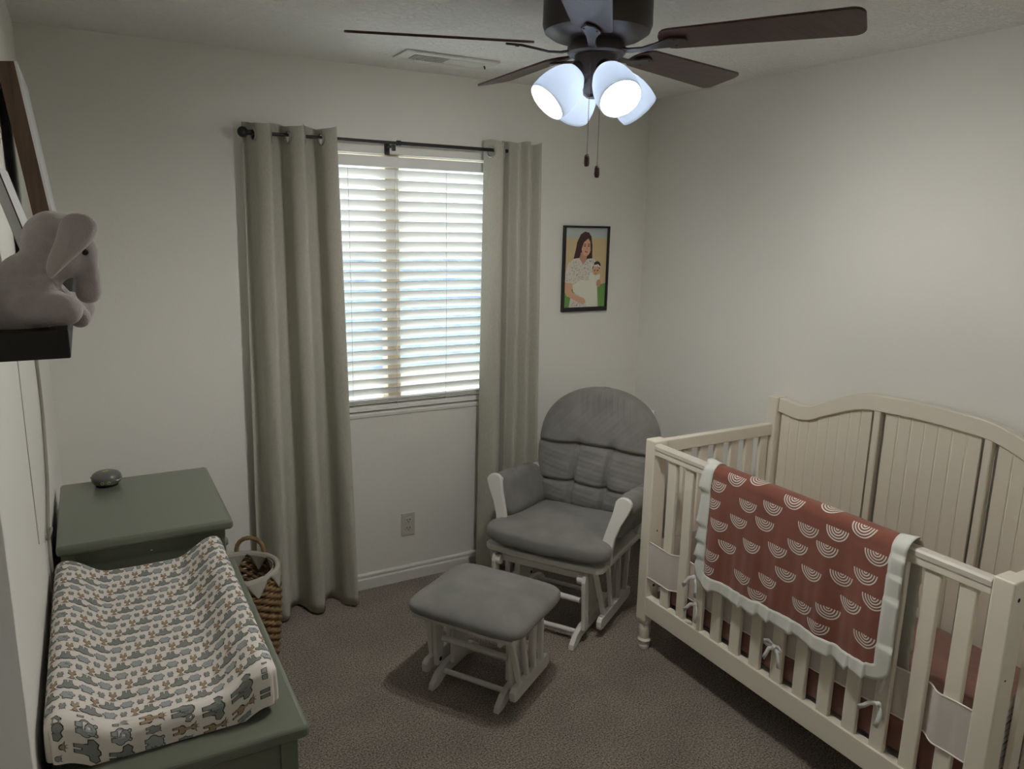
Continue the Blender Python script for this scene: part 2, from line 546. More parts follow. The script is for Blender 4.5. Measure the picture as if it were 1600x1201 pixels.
sl.add(vs, [(i, (i + 1) % q, q + (i + 1) % q, q + i) for i in range(q)] + [tuple(range(q)), tuple(range(2 * q - 1, q - 1, -1))])
slat0 = sl.build('slat', M['blind'], bl, auto=35)
NS, SP = 23, 0.0458
ztop = 1.992 - WZ0
for k in range(NS):
    o = slat0 if k == 0 else slat0.copy()
    if k:
        COL.objects.link(o); o.parent = bl
    o.location = (0, 0, ztop - k * SP)
zlast = ztop - (NS - 1) * SP
for k in range(3):    # the slats left over lie stacked on the bottom rail
    o = slat0.copy(); COL.objects.link(o); o.parent = bl
    o.rotation_euler = (tilt, 0, 0)
    o.location = (0, 0, 0.043 + 0.0075 * k)
MB().box(-hw, hw, -0.027, 0.027, 0.006, 0.030).build('bottom_rail', M['blind'], bl, bevel=0.004)
for cx in (0.80, 1.045, 1.274, 1.520, 1.745):
    x = cx - bl.location.x
    for yy in (-0.024, 0.024):
        MB().tube([(x, yy, 0.03), (x + 0.003, yy, 0.5), (x, yy, vz0 + 0.01)], 0.0009, 5).build('ladder_cord', M['cord'], bl, smooth=True)
for cx in (1.262, 1.728):
    x = cx - bl.location.x
    MB().tube([(x + 0.005 * sin(9 * t), -0.030 - 0.004 * sin(5 * t), vz0 - (vz0 - 0.02) * t / 8) for t in [i / 3 for i in range(25)]], 0.0009, 5).build('lift_cord', M['cord'], bl, smooth=True)

# ------------------------------------------------------------------ curtain rod and curtains
RY, RZ = YB - 0.09, 2.117
rod = thing('curtain_rod', 'thin black curtain rod with ball ends above the window', 'curtain rod', (1.241, RY, RZ))
MB().tube([(-0.62, 0, 0), (0.0, 0, 0)], 0.0065, 14).build('thin_tube', M['black_metal'], rod, auto=40)
MB().tube([(0.0, 0, 0), (0.62, 0, 0)], 0.0082, 14).build('wide_tube', M['black_metal'], rod, auto=40)
MB().tube([(-0.006, 0, 0), (0.012, 0, 0)], 0.0115, 14).build('joint_collar', M['black_metal'], rod, auto=40)
for s in (-1, 1):
    MB().tube([(s * 0.612, 0, 0), (s * 0.635, 0, 0)], 0.011, 14).sphere((s * 0.652, 0, 0), 0.021, 18, 12).build('finial', M['black_metal'], rod, auto=40)
for x in (-0.59, -0.02, 0.59):
    MB().box(x - 0.006, x + 0.006, 0, 0.088, -0.018, -0.008).box(x - 0.012, x + 0.012, 0.082, 0.089, -0.045, 0.015).box(x - 0.007, x + 0.007, -0.008, 0.010, -0.034, -0.008).build('bracket', M['black_metal'], rod, bevel=0.002)

def curtain(label, x_of, y_of, z_top, z_bot, nu, rings, seam):
    o = thing('curtain', label, 'curtain', (x_of(0.5, 1), RY, 0), group='linen curtains at the window')
    ox = o.location.x
    m = MB()
    def fn(u, v):
        z = z_bot + (z_top - z_bot) * v
        return Vector((x_of(u, v) - ox, y_of(u, v), z + (0.006 * sin(u * 19 + 1) * smoothstep(0.97, 1.0, v))))
    rows = [0.955 * k / 44 for k in range(44)] + [0.955 + 0.045 * k / 32 for k in range(33)]
    nr = len(rows)
    vs = [fn(i / nu, v) for i in range(nu + 1) for v in rows]
    eyes = []
    for u in rings:
        p = fn(u, 0.975)
        eyes.append(Vector((p.x, p.y, RZ - 0.009)))
    fs = []
    for i in range(nu):
        for k in range(nr - 1):
            a = i * nr + k
            c_ = (vs[a] + vs[a + nr] + vs[a + nr + 1] + vs[a + 1]) / 4
            if any((c_ - e).length < 0.0225 for e in eyes):
                continue
            fs.append((a, a + nr, a + nr + 1, a + 1))
    m.add(vs, fs)
    c = m.build('fabric', M['curtain'], o, smooth=True, fix=False)
    sd = c.modifiers.new('thickness', 'SOLIDIFY'); sd.thickness = 0.003
    for u in rings:
        e = 0.004
        p = fn(u, 0.975); tdir = (fn(u + e, 0.975) - fn(u - e, 0.975)).normalized()
        nrm = Vector((-tdir.y, tdir.x, 0)).normalized()
        up = Vector((0, 0, 1))
        pts = []
        for k in range(20):
            a = 2 * pi * k / 20
            pts.append(Vector((p.x, p.y, RZ - 0.009)) + tdir * (0.0235 * cos(a)) + up * (0.0235 * sin(a)))
        MB().tube(pts, 0.0042, 8, closed=True).build('grommet', M['chrome'], o, smooth=True)
    return o

# left curtain: three and a half wide folds
def cl_x(u, v):
    top = 0.590 + (0.955 - 0.590) * u
    bot = 0.560 + (0.998 - 0.560) * u
    return bot + (top - bot) * v + 0.008 * sin(2 * pi * 2.72 * u * 2 + 0.5) * (0.4 + 0.6 * v)
def cl_y(u, v):
    a = 0.052 + 0.010 * (1 - v)
    return -a * spow(sin(2 * pi * 2.72 * u - 2.16 + 0.15 * (1 - v)), 0.62) - 0.010 + 0.008 * noise1(u * 9 + 2 * v, 3) * (1 - v)
curtain('wide oatmeal linen curtain hanging left of the window, beside the basket', cl_x, cl_y, 2.155, 0.012, 220, [(k * pi + 2.16) / (5.44 * pi) for k in range(0, 5)], 0)
# right curtain: one broad fold and three narrow ones
def cr_ph(u):
    return 2 * pi * (0.5 * smoothstep(0, 0.34, u) * 1.0 + 3.5 * max(0.0, u - 0.26))
def cr_x(u, v):
    top = 1.678 + (1.952 - 1.678) * u
    bot = 1.652 + (1.985 - 1.652) * u
    return bot + (top - bot) * v
def cr_y(u, v):
    if u < 0.36:
        return 0.030 - 0.085 * sin(pi * min(1, u / 0.36)) ** 0.8 - 0.014 * (1 - v)
    w_ = (u - 0.36) / 0.64
    return 0.026 * sin(2 * pi * 3.0 * w_) * (0.85 + 0.2 * (1 - v)) + 0.030 - 0.068 * smoothstep(0, 0.10, w_) + 0.006 * noise1(u * 8 + v * 3, 5) * (1 - v)
curtain('narrow bunched oatmeal linen curtain hanging right of the window, behind the glider chair', cr_x, cr_y, 2.157, 0.012, 220, [0.056, 0.304], 1)

# ------------------------------------------------------------------ wall outlet
ot = thing('wall_outlet', 'almond duplex outlet plate low on the window wall', 'outlet', (1.306, YB, 0.298))
MB().box(-0.036, 0.036, -0.006, 0, -0.060, 0.060).build('plate', M['outlet'], ot, bevel=0.003)
for dz, mm in ((0.021, M['dark']), (-0.021, M['red_slot'])):
    f = MB().box(-0.017, 0.017, -0.0075, -0.004, dz - 0.014, dz + 0.014).build('receptacle', M['outlet'], ot, bevel=0.002)
    for sx in (-0.0075, 0.0075):
        MB().box(sx - 0.0016, sx + 0.0016, -0.0082, -0.0072, dz - 0.001, dz + 0.008).build('slot', M['dark'], f)
    MB().tube([(0, -0.0082, dz - 0.008), (0, -0.0072, dz - 0.008)], 0.0030, 8).build('ground_hole', mm, f)

# ------------------------------------------------------------------ framed picture
pc = thing('framed_picture', 'black framed portrait of a woman in a floral dress holding a baby', 'picture', (2.318, YB, 1.555))
PW, PH = 0.288, 0.448
fm = MB()
fb = 0.0105
fm.box(-PW / 2, -PW / 2 + fb, -0.020, 0, -PH / 2, PH / 2).box(PW / 2 - fb, PW / 2, -0.020, 0, -PH / 2, PH / 2)
fm.box(-PW / 2 + fb, PW / 2 - fb, -0.020, 0, PH / 2 - fb, PH / 2).box(-PW / 2 + fb, PW / 2 - fb, -0.020, 0, -PH / 2, -PH / 2 + 0.022)
fm.build('frame', M['black_metal'], pc)
def flat(name, pts, col, lay, par):
    """one flat area of the print, pts in picture units: x 0..1 rightward, y 0..1 downward inside the frame"""
    w_, h_ = PW - 2 * fb, PH - fb - 0.022
    vs = [(-w_ / 2 + x * w_, -0.009 - 0.00012 * lay, PH / 2 - fb - y * h_) for x, y in pts]
    mm = mat('print_' + name, tuple(min(0.82, c * 1.4 + 0.01) for c in col), 0.8, 0.1)
    m = MB(); m.add(vs, [tuple(range(len(vs)))])
    return m.build(name, mm, par, fix=False)
def ell(cx, cy, rx, ry, n=20, a0=0, a1=2 * pi, rotn=0.0):
    r = []
    for k in range(n):
        a = a0 + (a1 - a0) * k / (n if a1 - a0 > 6.2 else n - 1)
        x, y = rx * cos(a), ry * sin(a)
        r.append((cx + x * cos(rotn) - y * sin(rotn), cy + x * sin(rotn) + y * cos(rotn)))
    return r
bk = MB().box(-PW / 2 + fb, PW / 2 - fb, -0.009, -0.004, -PH / 2 + 0.022, PH / 2 - fb).build('print', M['board_white'], pc)
skin, skin2 = (0.50, 0.30, 0.20), (0.40, 0.22, 0.15)
hair, dress, cream = (0.055, 0.032, 0.028), (0.50, 0.48, 0.42), (0.56, 0.56, 0.47)
flat('sky_area', [(0, 0), (1, 0), (1, 0.14), (0, 0.14)], (0.36, 0.40, 0.38), 1, bk)
flat('field_area', [(0, 0.13), (1, 0.13), (1, 0.80), (0, 0.80)], (0.46, 0.36, 0.21), 1.5, bk)
flat('grass_area', [(0, 0.78), (0.55, 0.74), (1, 0.70), (1, 1), (0, 1)], (0.12, 0.25, 0.07), 2, bk)
flat('skirt_area', [(0.13, 1), (0.17, 0.86), (0.45, 0.72), (0.80, 0.72), (0.84, 1)], dress, 3, bk)
flat('hair_back', [(0.46, 0.045), (0.36, 0.08), (0.28, 0.18), (0.25, 0.28), (0.21, 0.38), (0.30, 0.40), (0.45, 0.40), (0.60, 0.40), (0.66, 0.42), (0.65, 0.33), (0.64, 0.22), (0.62, 0.12), (0.56, 0.06)], hair, 4, bk)
flat('neck_area', [(0.36, 0.30), (0.52, 0.33), (0.52, 0.40), (0.44, 0.47), (0.34, 0.40)], skin2, 5, bk)
flat('dress_area', [(0.22, 0.385), (0.34, 0.375), (0.44, 0.46), (0.54, 0.385), (0.68, 0.38), (0.76, 0.42), (0.78, 0.62), (0.60, 0.74), (0.22, 0.70), (0.02, 0.69), (0.01, 0.60), (0.08, 0.45)], dress, 6, bk)
flat('face_area', ell(0.50, 0.235, 0.115, 0.118, 22, rotn=0.12), skin, 7, bk)
flat('hair_front', [(0.47, 0.05), (0.38, 0.08), (0.30, 0.20), (0.28, 0.34), (0.36, 0.36), (0.39, 0.26), (0.44, 0.18), (0.54, 0.13), (0.59, 0.17), (0.605, 0.28), (0.61, 0.38), (0.65, 0.36), (0.645, 0.22), (0.61, 0.10), (0.54, 0.06)], hair, 8, bk)
for ex in (0.465, 0.555):
    flat('eyelid', ell(ex, 0.225, 0.026, 0.008, 10), (0.10, 0.05, 0.04), 9, bk)
    flat('eyebrow', ell(ex, 0.203, 0.030, 0.005, 10), (0.09, 0.05, 0.04), 9, bk)
flat('nose_shade', [(0.515, 0.225), (0.535, 0.265), (0.505, 0.270)], skin2, 9, bk)
flat('mouth', ell(0.500, 0.298, 0.036, 0.011, 12, rotn=0.15), (0.36, 0.10, 0.09), 9, bk)
flat('arm', [(0.02, 0.68), (0.17, 0.69), (0.19, 0.80), (0.32, 0.85), (0.50, 0.89), (0.53, 0.94), (0.46, 0.965), (0.30, 0.92), (0.06, 0.85), (0.01, 0.78)], skin, 10, bk)
flat('baby_wrap', [(0.20, 0.72), (0.40, 0.65), (0.58, 0.66), (0.62, 0.56), (0.86, 0.58), (0.86, 0.64), (0.80, 0.72), (0.80, 0.92), (0.78, 1.0), (0.56, 1.0), (0.50, 0.90), (0.34, 0.84), (0.22, 0.80)], cream, 9.5, bk)
flat('baby_hair', ell(0.775, 0.475, 0.090, 0.058, 18), hair, 9.6, bk)
flat('baby_face', ell(0.755, 0.535, 0.085, 0.062, 18), skin, 10.5, bk)
flat('headband', [(0.655, 0.50), (0.70, 0.465), (0.80, 0.455), (0.86, 0.485), (0.86, 0.505), (0.79, 0.478), (0.71, 0.488), (0.665, 0.52)], (0.66, 0.65, 0.60), 11, bk)
for ex in (0.72, 0.795):
    flat('baby_eye', ell(ex, 0.535, 0.014, 0.009, 8), (0.04, 0.03, 0.03), 11.5, bk)
flat('baby_mouth', ell(0.752, 0.572, 0.020, 0.006, 8), (0.36, 0.12, 0.10), 11.5, bk)
flat('baby_hand', ell(0.83, 0.70, 0.055, 0.050, 12), skin2, 11, bk)
flat('bow', [(0.62, 0.46), (0.70, 0.44), (0.70, 0.51), (0.62, 0.52)], cream, 11, bk)
rnd = random.Random(3)
dots = MB()
w_, h_ = PW - 2 * fb, PH - fb - 0.022
for k in range(170):
    x, y = rnd.uniform(0.05, 0.76), rnd.uniform(0.41, 0.70)
    if (x - 0.44) ** 2 * 3 + (y - 0.40) ** 2 * 8 < 0.02 or (x < 0.2 and y < 0.44 + (0.2 - x)) or (x > 0.6 and y > 0.5):
        continue
    dots.add([(-w_ / 2 + px * w_, -0.009 - 0.00012 * 6.5, PH / 2 - fb - py * h_) for px, py in ell(x, y, 0.009, 0.006, 6)], [tuple(range(6))])
for k in range(26):
    x, y = rnd.uniform(0.17, 0.5), rnd.uniform(0.93, 0.99)
    dots.add([(-w_ / 2 + px * w_, -0.009 - 0.00012 * 6.5, PH / 2 - fb - py * h_) for px, py in ell(x, y, 0.009, 0.006, 6)], [tuple(range(6))])
dd = dots.build('floral_specks', mat('print_specks', (0.33, 0.31, 0.30), 0.9), bk, fix=False)
dd['kind'] = 'stuff'

# ------------------------------------------------------------------ ceiling vent
vt = thing('ceiling_vent', 'white rectangular air register in the ceiling near the window', 'vent', (1.3715, 3.032, H))
vm = MB()
VW, VD = 0.413, 0.165
vm.box(-VW / 2, VW / 2, -VD / 2, -0.046, -0.010, 0).box(-VW / 2, VW / 2, 0.046, VD / 2, -0.010, 0)
vm.box(-VW / 2, -0.155, -0.046, 0.046, -0.010, 0).box(0.155, VW / 2, -0.046, 0.046, -0.010, 0)
vm.build('frame', M['trim'], vt, bevel=0.004)
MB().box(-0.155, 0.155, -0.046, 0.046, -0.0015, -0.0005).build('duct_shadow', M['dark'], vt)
lv = MB().box(-0.0012, 0.0012, -0.046, 0.046, -0.0065, 0.0065)
lou0 = lv.build('louvre', M['trim'], vt)
for k in range(26):
    o = lou0 if k == 0 else lou0.copy()
    if k:
        COL.objects.link(o); o.parent = vt
    x = -0.149 + k * 0.0119
    o.location = (x, 0, -0.0068)
    o.rotation_euler = (0, radians(38) if x < 0.0 else radians(-46), 0)
MB().bar((0.168, -0.006, -0.010), (0.180, 0.010, -0.018), 0.006, 0.003).build('lever', M['dark'], vt)

# ------------------------------------------------------------------ ceiling fan with light kit
FX, FY = 1.245, 1.785
fan = thing('ceiling_fan', 'dark bronze five-blade ceiling fan with four lit frosted glass shades', 'ceiling fan', (FX, FY, H))
def fz(z):
    return z - H
MB().lathe([(0.10, fz(2.4395)), (0.128, fz(2.432)), (0.138, fz(2.41)), (0.139, fz(2.375)), (0.145, fz(2.370)), (0.146, fz(2.300)), (0.140, fz(2.283)), (0.120, fz(2.270)), (0.075, fz(2.262)), (0.0, fz(2.262))][::-1], 48).build('motor_housing', M['bronze'], fan, auto=35)
MB().lathe([(0.0, fz(2.226)), (0.073, fz(2.226)), (0.078, fz(2.232)), (0.078, fz(2.246)), (0.070, fz(2.262)), (0.0, fz(2.262))], 40).build('flywheel', M['bronze'], fan, auto=35)
MB().lathe([(0.0, fz(2.163)), (0.045, fz(2.165)), (0.056, fz(2.172)), (0.058, fz(2.180)), (0.058, fz(2.226)), (0.0, fz(2.227))], 36).build('switch_housing', M['bronze'], fan, auto=35)
MB().lathe([(0.0, fz(2.118)), (0.022, fz(2.119)), (0.031, fz(2.126)), (0.033, fz(2.140)), (0.030, fz(2.165)), (0.0, fz(2.166))], 28).build('fitter_cap', M['bronze'], fan, auto=35)
zb = 2.252
blade_out = []
for k in range(9):     # root end, rounded
    a = pi / 2 + pi * k / 8
    blade_out.append((0.205 + 0.035 * cos(a), 0.052 * sin(a)))
for (cx, cy, a0) in ((0.630, -0.036, -pi / 2), (0.630, 0.036, 0.0)):
    for k in range(7):
        a = a0 + pi / 2 * k / 6
        blade_out.append((cx + 0.030 * cos(a), cy + 0.030 * sin(a)))
# the root half circle runs top -> bottom on the inner side, then along the lower edge to the tip and back
pitch = radians(13)
for k in range(5):
    a = radians(159.48) - k * 2 * pi / 5
    mxb = rot('Z', a) @ tr(0, 0, fz(zb)) @ rot('X', -pitch)
    b_ = MB().prism(blade_out, 0.006, mxb).build('blade', M['blade'], fan, bevel=0.0015, auto=40)
    ir = MB()
    pth = [(0.066, 0, -0.014), (0.095, 0, -0.020), (0.13, 0, -0.020), (0.165, 0, -0.014), (0.205, 0, -0.008), (0.245, 0, -0.0065)]
    wid = [0.030, 0.022, 0.020, 0.026, 0.050, 0.020]
    vs = []
    for (x, y, z), w_ in zip(pth, wid):
        for yy, zz in ((-w_ / 2, -0.004), (w_ / 2, -0.004), (w_ / 2, 0.002), (-w_ / 2, 0.002)):
            vs.append(mxb @ Vector((x, yy, z + zz)))
    fs = [(0, 1, 2, 3), (23, 22, 21, 20)]
    for i in range(5):
        for j in range(4):
            fs.append((i * 4 + j, i * 4 + (j + 1) % 4, i * 4 + 4 + (j + 1) % 4, i * 4 + 4 + j))
    ir.add(vs, fs)
    ir.build('blade_iron', M['bronze'], b_, bevel=0.002, auto=50)
    MB().sphere(mxb @ Vector((0.215, 0.016, -0.010)), 0.004, 8, 6).sphere(mxb @ Vector((0.215, -0.016, -0.010)), 0.004, 8, 6).build('screw_pair', M['bronze'], b_, smooth=True)

SH_T = radians(46)      # tilt of each shade away from straight down
shade_prof = [(0.021, 0.0), (0.030, 0.004), (0.042, 0.020), (0.051, 0.042), (0.0565, 0.066), (0.0585, 0.088), (0.0575, 0.110), (0.056, 0.120)]
for k in range(4):
    az = radians(-97 + 90 * k)
    base = rot('Z', az) @ tr(0.052, 0, fz(2.184)) @ rot('Y', pi - SH_T)
    arm = MB().tube([rot('Z', az) @ Vector(p) for p in ((0.020, 0, fz(2.160)), (0.040, 0, fz(2.170)), (0.056, 0, fz(2.180)))], 0.012, 12)
    arm.lathe([(0.0, -0.020), (0.020, -0.018), (0.026, -0.006), (0.027, 0.010), (0.024, 0.013), (0.0, 0.013)], 20, base)
    ar = arm.build('lamp_arm', M['bronze'], fan, auto=40)
    g = MB().lathe(shade_prof, 40, base @ tr(0, 0, 0.006), cap=False).build('glass_shade', M['frosted'], ar, smooth=True)
    sd = g.modifiers.new('thickness', 'SOLIDIFY'); sd.thickness = 0.0025; sd.offset = -1
    MB().lathe([(0.0, 0.012), (0.012, 0.014), (0.013, 0.034), (0.018, 0.046), (0.0235, 0.060), (0.025, 0.072), (0.022, 0.086), (0.012, 0.095), (0.0, 0.097)], 20, base).build('bulb', M['bulb'], ar, smooth=True)

def chain(x, y, z0, z1):
    c_ = MB()
    nb_ = int((z0 - z1) / 0.0046)
    for i in range(nb_):
        c_.sphere((x, y, fz(z0 - (i + 0.5) * (z0 - z1) / nb_)), 0.0017, 6, 4)
    co = c_.build('pull_chain', M['bead'], fan, smooth=True)
    MB().lathe([(0.0, -0.034), (0.0055, -0.033), (0.0075, -0.026), (0.0070, -0.010), (0.0045, -0.002), (0.0, 0.0)], 14, tr(x, y, fz(z1))).build('chain_fob', M['fob'], co, smooth=True)
chain(-0.052, -0.050, 2.215, 1.968)
chain(-0.006, -0.034, 2.120, 1.942)

# ------------------------------------------------------------------ glider chair and ottoman
TH = radians(33)
RZG = TH - pi / 2
def flat_prism(m, out, x, t):
    """outline in local Y,Z extruded along X"""
    mx = Matrix(((0, 0, 1, x), (1, 0, 0, 0), (0, 1, 0, 0), (0, 0, 0, 1)))
    return m.prism(out, t, mx)

def glider_base(o, bx, hx, y0, y1, hy0, hy1, zf, ztop, sp_y0, sp_y1, nsp):
    """bx half spacing of the floor runners, hx of the hanging rails, zf underside of the seat frame"""
    W = M['white_wood']
    for s in (-1, 1):
        out = [(y0, 0.001), (y0 + 0.045, 0.001), (y0 + 0.10, 0.022), (y1 - 0.10, 0.022), (y1 - 0.045, 0.001), (y1, 0.001), (y1 - 0.006, 0.024), (y1 - 0.045, 0.056), (y1 - 0.11, 0.072), (y0 + 0.11, 0.072), (y0 + 0.045, 0.056), (y0 + 0.006, 0.024)]
        r = flat_prism(MB(), out, s * bx, 0.024).build('floor_runner', W, o, bevel=0.003)
        ym = (y0 + y1) / 2
        flat_prism(MB(), [(ym - 0.055, 0.06), (ym + 0.055, 0.06), (ym + 0.055, ztop), (ym - 0.055, ztop)], s * (bx - 0.020), 0.018).build('upright', W, o, bevel=0.003)
        flat_prism(MB(), [(ym - 0.16, ztop - 0.045), (ym + 0.16, ztop - 0.045), (ym + 0.16, ztop), (ym - 0.16, ztop)], s * (bx - 0.002), 0.018).build('top_arm', W, o, bevel=0.006)
        out = [(hy0, 0.062), (hy0 + 0.004, 0.048), (hy0 + 0.02, 0.043), (hy1 - 0.02, 0.043), (hy1, 0.055), (hy1, 0.085), (hy1 - 0.02, 0.098), (hy0 + 0.02, 0.098), (hy0, 0.085)]
        flat_prism(MB(), out, s * hx, 0.024).build('hanging_rail', W, o, bevel=0.003)
        for k in range(nsp):
            f = k / (nsp - 1)
            yb = hy0 + 0.06 + (hy1 - hy0 - 0.12) * f
            yt = sp_y0 + (sp_y1 - sp_y0) * f
            MB().bar((s * hx, yb, 0.090), (s * (hx - 0.012), yt, zf + 0.004), 0.020, 0.020, up=(0, 1, 0)).build('spindle', W, o, bevel=0.004)
        for ylk, lean in ((y0 + 0.075, 0.018), (y1 - 0.10, -0.018)):
            xa = s * (bx + 0.024)
            out = [(ylk - 0.020 + lean, 0.062), (ylk + 0.020 + lean, 0.062), (ylk + 0.023, ztop - 0.03), (ylk + 0.012, ztop), (ylk - 0.012, ztop), (ylk - 0.023, ztop - 0.03)]
            lk = flat_prism(MB(), out, xa, 0.018).build('swing_link', W, o, bevel=0.004)
            for zz, yy in ((ztop - 0.025, ylk), (0.085, ylk + lean)):
                MB().tube([(xa - s * 0.0095, yy, zz), (xa - s * 0.0125, yy, zz)], 0.008, 12).build('pivot_bolt', M['dark'], lk)
            MB().tube([(s * (bx - 0.008), ylk, ztop - 0.025), (s * (bx + 0.018), ylk, ztop - 0.025)], 0.020, 18).build('pivot_boss', W, o, auto=40)
    for yy, zz, rr in ((y0 + 0.085, 0.045, 0.011), (y1 - 0.085, 0.045, 0.011), (y0 + 0.09, ztop * 0.60, 0.0125), (y1 - 0.10, ztop * 0.60, 0.0125)):
        MB().tube([(-bx, yy, zz), (bx, yy, zz)], rr, 14).build('stretcher', W, o, auto=40)
    MB().bar((-bx, y0 + 0.10, ztop - 0.02), (bx, y0 + 0.10, ztop - 0.02), 0.018, 0.03).build('cross_rail', W, o, bevel=0.003)

ott = thing('glider_ottoman', 'white wooden gliding ottoman with a grey cushion, in front of the chair', 'ottoman', (1.11, 2.304, 0), RZG)
glider_base(ott, 0.145, 0.195, 0.0, 0.36, 0.03, 0.335, 0.315, 0.305, 0.03, 0.29, 4)
MB().box(-0.205, 0.225, -0.035, 0.30, 0.316, 0.336).build('seat_board', M['white_wood'], ott, bevel=0.004)
def ott_warp(p):
    fx, fy = p.x / 0.242, p.y / 0.208
    z = p.z
    if z > 0:
        z = z * (0.80 + 0.75 * max(0.0, (1 - fx * fx) * (1 - fy * fy)) ** 0.5)
    else:
        z *= 0.8
    k = 1 + 0.020 * (fx * fx * fy * fy)
    return Vector((0.030 + p.x * k, 0.120 + p.y * k, 0.378 + z + 0.0015 * noise1(fx * 5 + fy * 4, 1)))
superell(0.242, 0.208, 0.044, 0.62, 0.30, 96, 30, ott_warp).build('cushion', M['grey_fabric'], ott, smooth=True)

ch = thing('glider_chair', 'white wooden glider rocking chair with tufted grey cushions in the corner', 'chair', (1.625, 2.613, 0), RZG)
glider_base(ch, 0.195, 0.265, -0.07, 0.48, 0.07, 0.46, 0.338, 0.325, 0.03, 0.47, 4)
# seat frame with a bowed front
out = [(-0.275, 0.02), (-0.255, -0.004), (-0.12, -0.018), (0.12, -0.018), (0.275, -0.004), (0.295, 0.02), (0.310, 0.50), (-0.262, 0.50)]
MB().prism(out, 0.028, tr(0, 0, 0.352)).build('seat_frame', M['white_wood'], ch, bevel=0.008, seg=3)
# arm fronts: S-curved planks that flare outwards
for s in (-1, 1):
    cen = [(0.250, 0.366, 0.031), (0.253, 0.42, 0.027), (0.262, 0.48, 0.025), (0.280, 0.54, 0.027), (0.300, 0.59, 0.033), (0.311, 0.63, 0.037)]
    outl = [(x - h, z) for x, z, h in cen]
    tip = []
    for k in range(1, 10):
        a = pi - pi * k / 10
        tip.append((0.311 + 0.037 * cos(a), 0.632 + 0.030 * sin(a)))
    outl = outl + tip + [(x + h, z) for x, z, h in reversed(cen)]
    outl = outl[::-1]
    pts = [(s * x, z) for x, z in outl]
    mx = Matrix(((1, 0, 0, 0.03), (0, 0, 1, 0.075), (0, 1, 0, 0), (0, 0, 0, 1))) @ Matrix.Identity(4)
    sh = Matrix(((1, 0, 0, 0), (0, 1, 0.14, -0.06), (0, 0, 1, 0), (0, 0, 0, 1)))
    MB().prism(pts, 0.022, sh @ mx).build('arm_front', M['white_wood'], ch, bevel=0.004)
    MB().bar((0.03 + s * 0.305, 0.12, 0.632), (0.03 + s * 0.30, 0.56, 0.580), 0.050, 0.022).build('arm_rail', M['white_wood'], ch, bevel=0.005)
    MB().bar((0.03 + s * 0.265, 0.46, 0.36), (0.03 + s * 0.30, 0.56, 0.59), 0.026, 0.045).build('rear_post', M['white_wood'], ch, bevel=0.004)
    # padded sleeve hanging over the arm
    def pad_fn(u, v, s=s):
        a = 2 * pi * u
        y = 0.110 + 0.40 * v
        endf = max(0.0, 1 - abs(2 * v - 1) ** 7) ** 0.5
        rx = 0.050 * (0.45 + 0.55 * endf)
        zc, rzz = 0.556 - 0.050 * v, 0.106 * (0.62 + 0.38 * endf)
        z = zc + rzz * spow(sin(a), 0.75) 
        low = smoothstep(0.60, 0.47, z)
        x = 0.303 - 0.046 * low + rx * spow(cos(a), 0.72) * (1 - 0.25 * low)
        return Vector((0.03 + s * x, y + 0.03 * (z - 0.5) + 0.004 * noise1(6 * a + 9 * v, 2), z + 0.004 * noise1(5 * v * 3 + a, 4)))
    m = MB().grid(pad_fn, 40, 24, wrap_u=True)
    cap0 = [i * 25 for i in range(40)]; cap1 = [i * 25 + 24 for i in range(40)]
    m.f.append(tuple(cap0)); m.f.append(tuple(reversed(cap1)))
    m.build('arm_cushion', M['grey_fabric'], ch, smooth=True)
# back frame: two posts and slats behind the cushion
for s in (-1, 1):
    MB().bar((0.03 + s * 0.235, 0.52, 0.36), (0.03 + s * 0.225, 0.72, 0.90), 0.028, 0.04).build('back_post', M['white_wood'], ch, bevel=0.004)
MB().bar((-0.20, 0.705, 0.86), (0.26, 0.705, 0.86), 0.05, 0.022, up=(0, 1, 0.3)).build('back_rail', M['white_wood'], ch, bevel=0.004)
# seat cushion
def seat_warp(p):
    fx, fy = p.x / 0.285, p.y / 0.25
    front = smoothstep(0.2, -1.0, fy)
    z = p.z * (1 + 0.10 * front) + 0.010 * front - 0.014 * max(0, fy) + 0.004 * noise1(fx * 3 + fy * 2, 2)
    if p.z > 0:
        z += 0.020 * (1 - fx * fx) * (1 - min(1, fy * fy)) * 0.6
    y = p.y - 0.018 * (1 - fx * fx) * smoothstep(-0.3, -1, fy)
    x = p.x * (1 + 0.045 * smoothstep(-0.3, -1, fy) - 0.17 * smoothstep(-0.75, -0.2, fy))
    return Vector((0.022 + x, 0.225 + y, 0.418 + z))
superell(0.290, 0.262, 0.050, 0.55, 0.28, 72, 26, seat_warp).build('seat_cushion', M['grey_fabric'], ch, smooth=True)
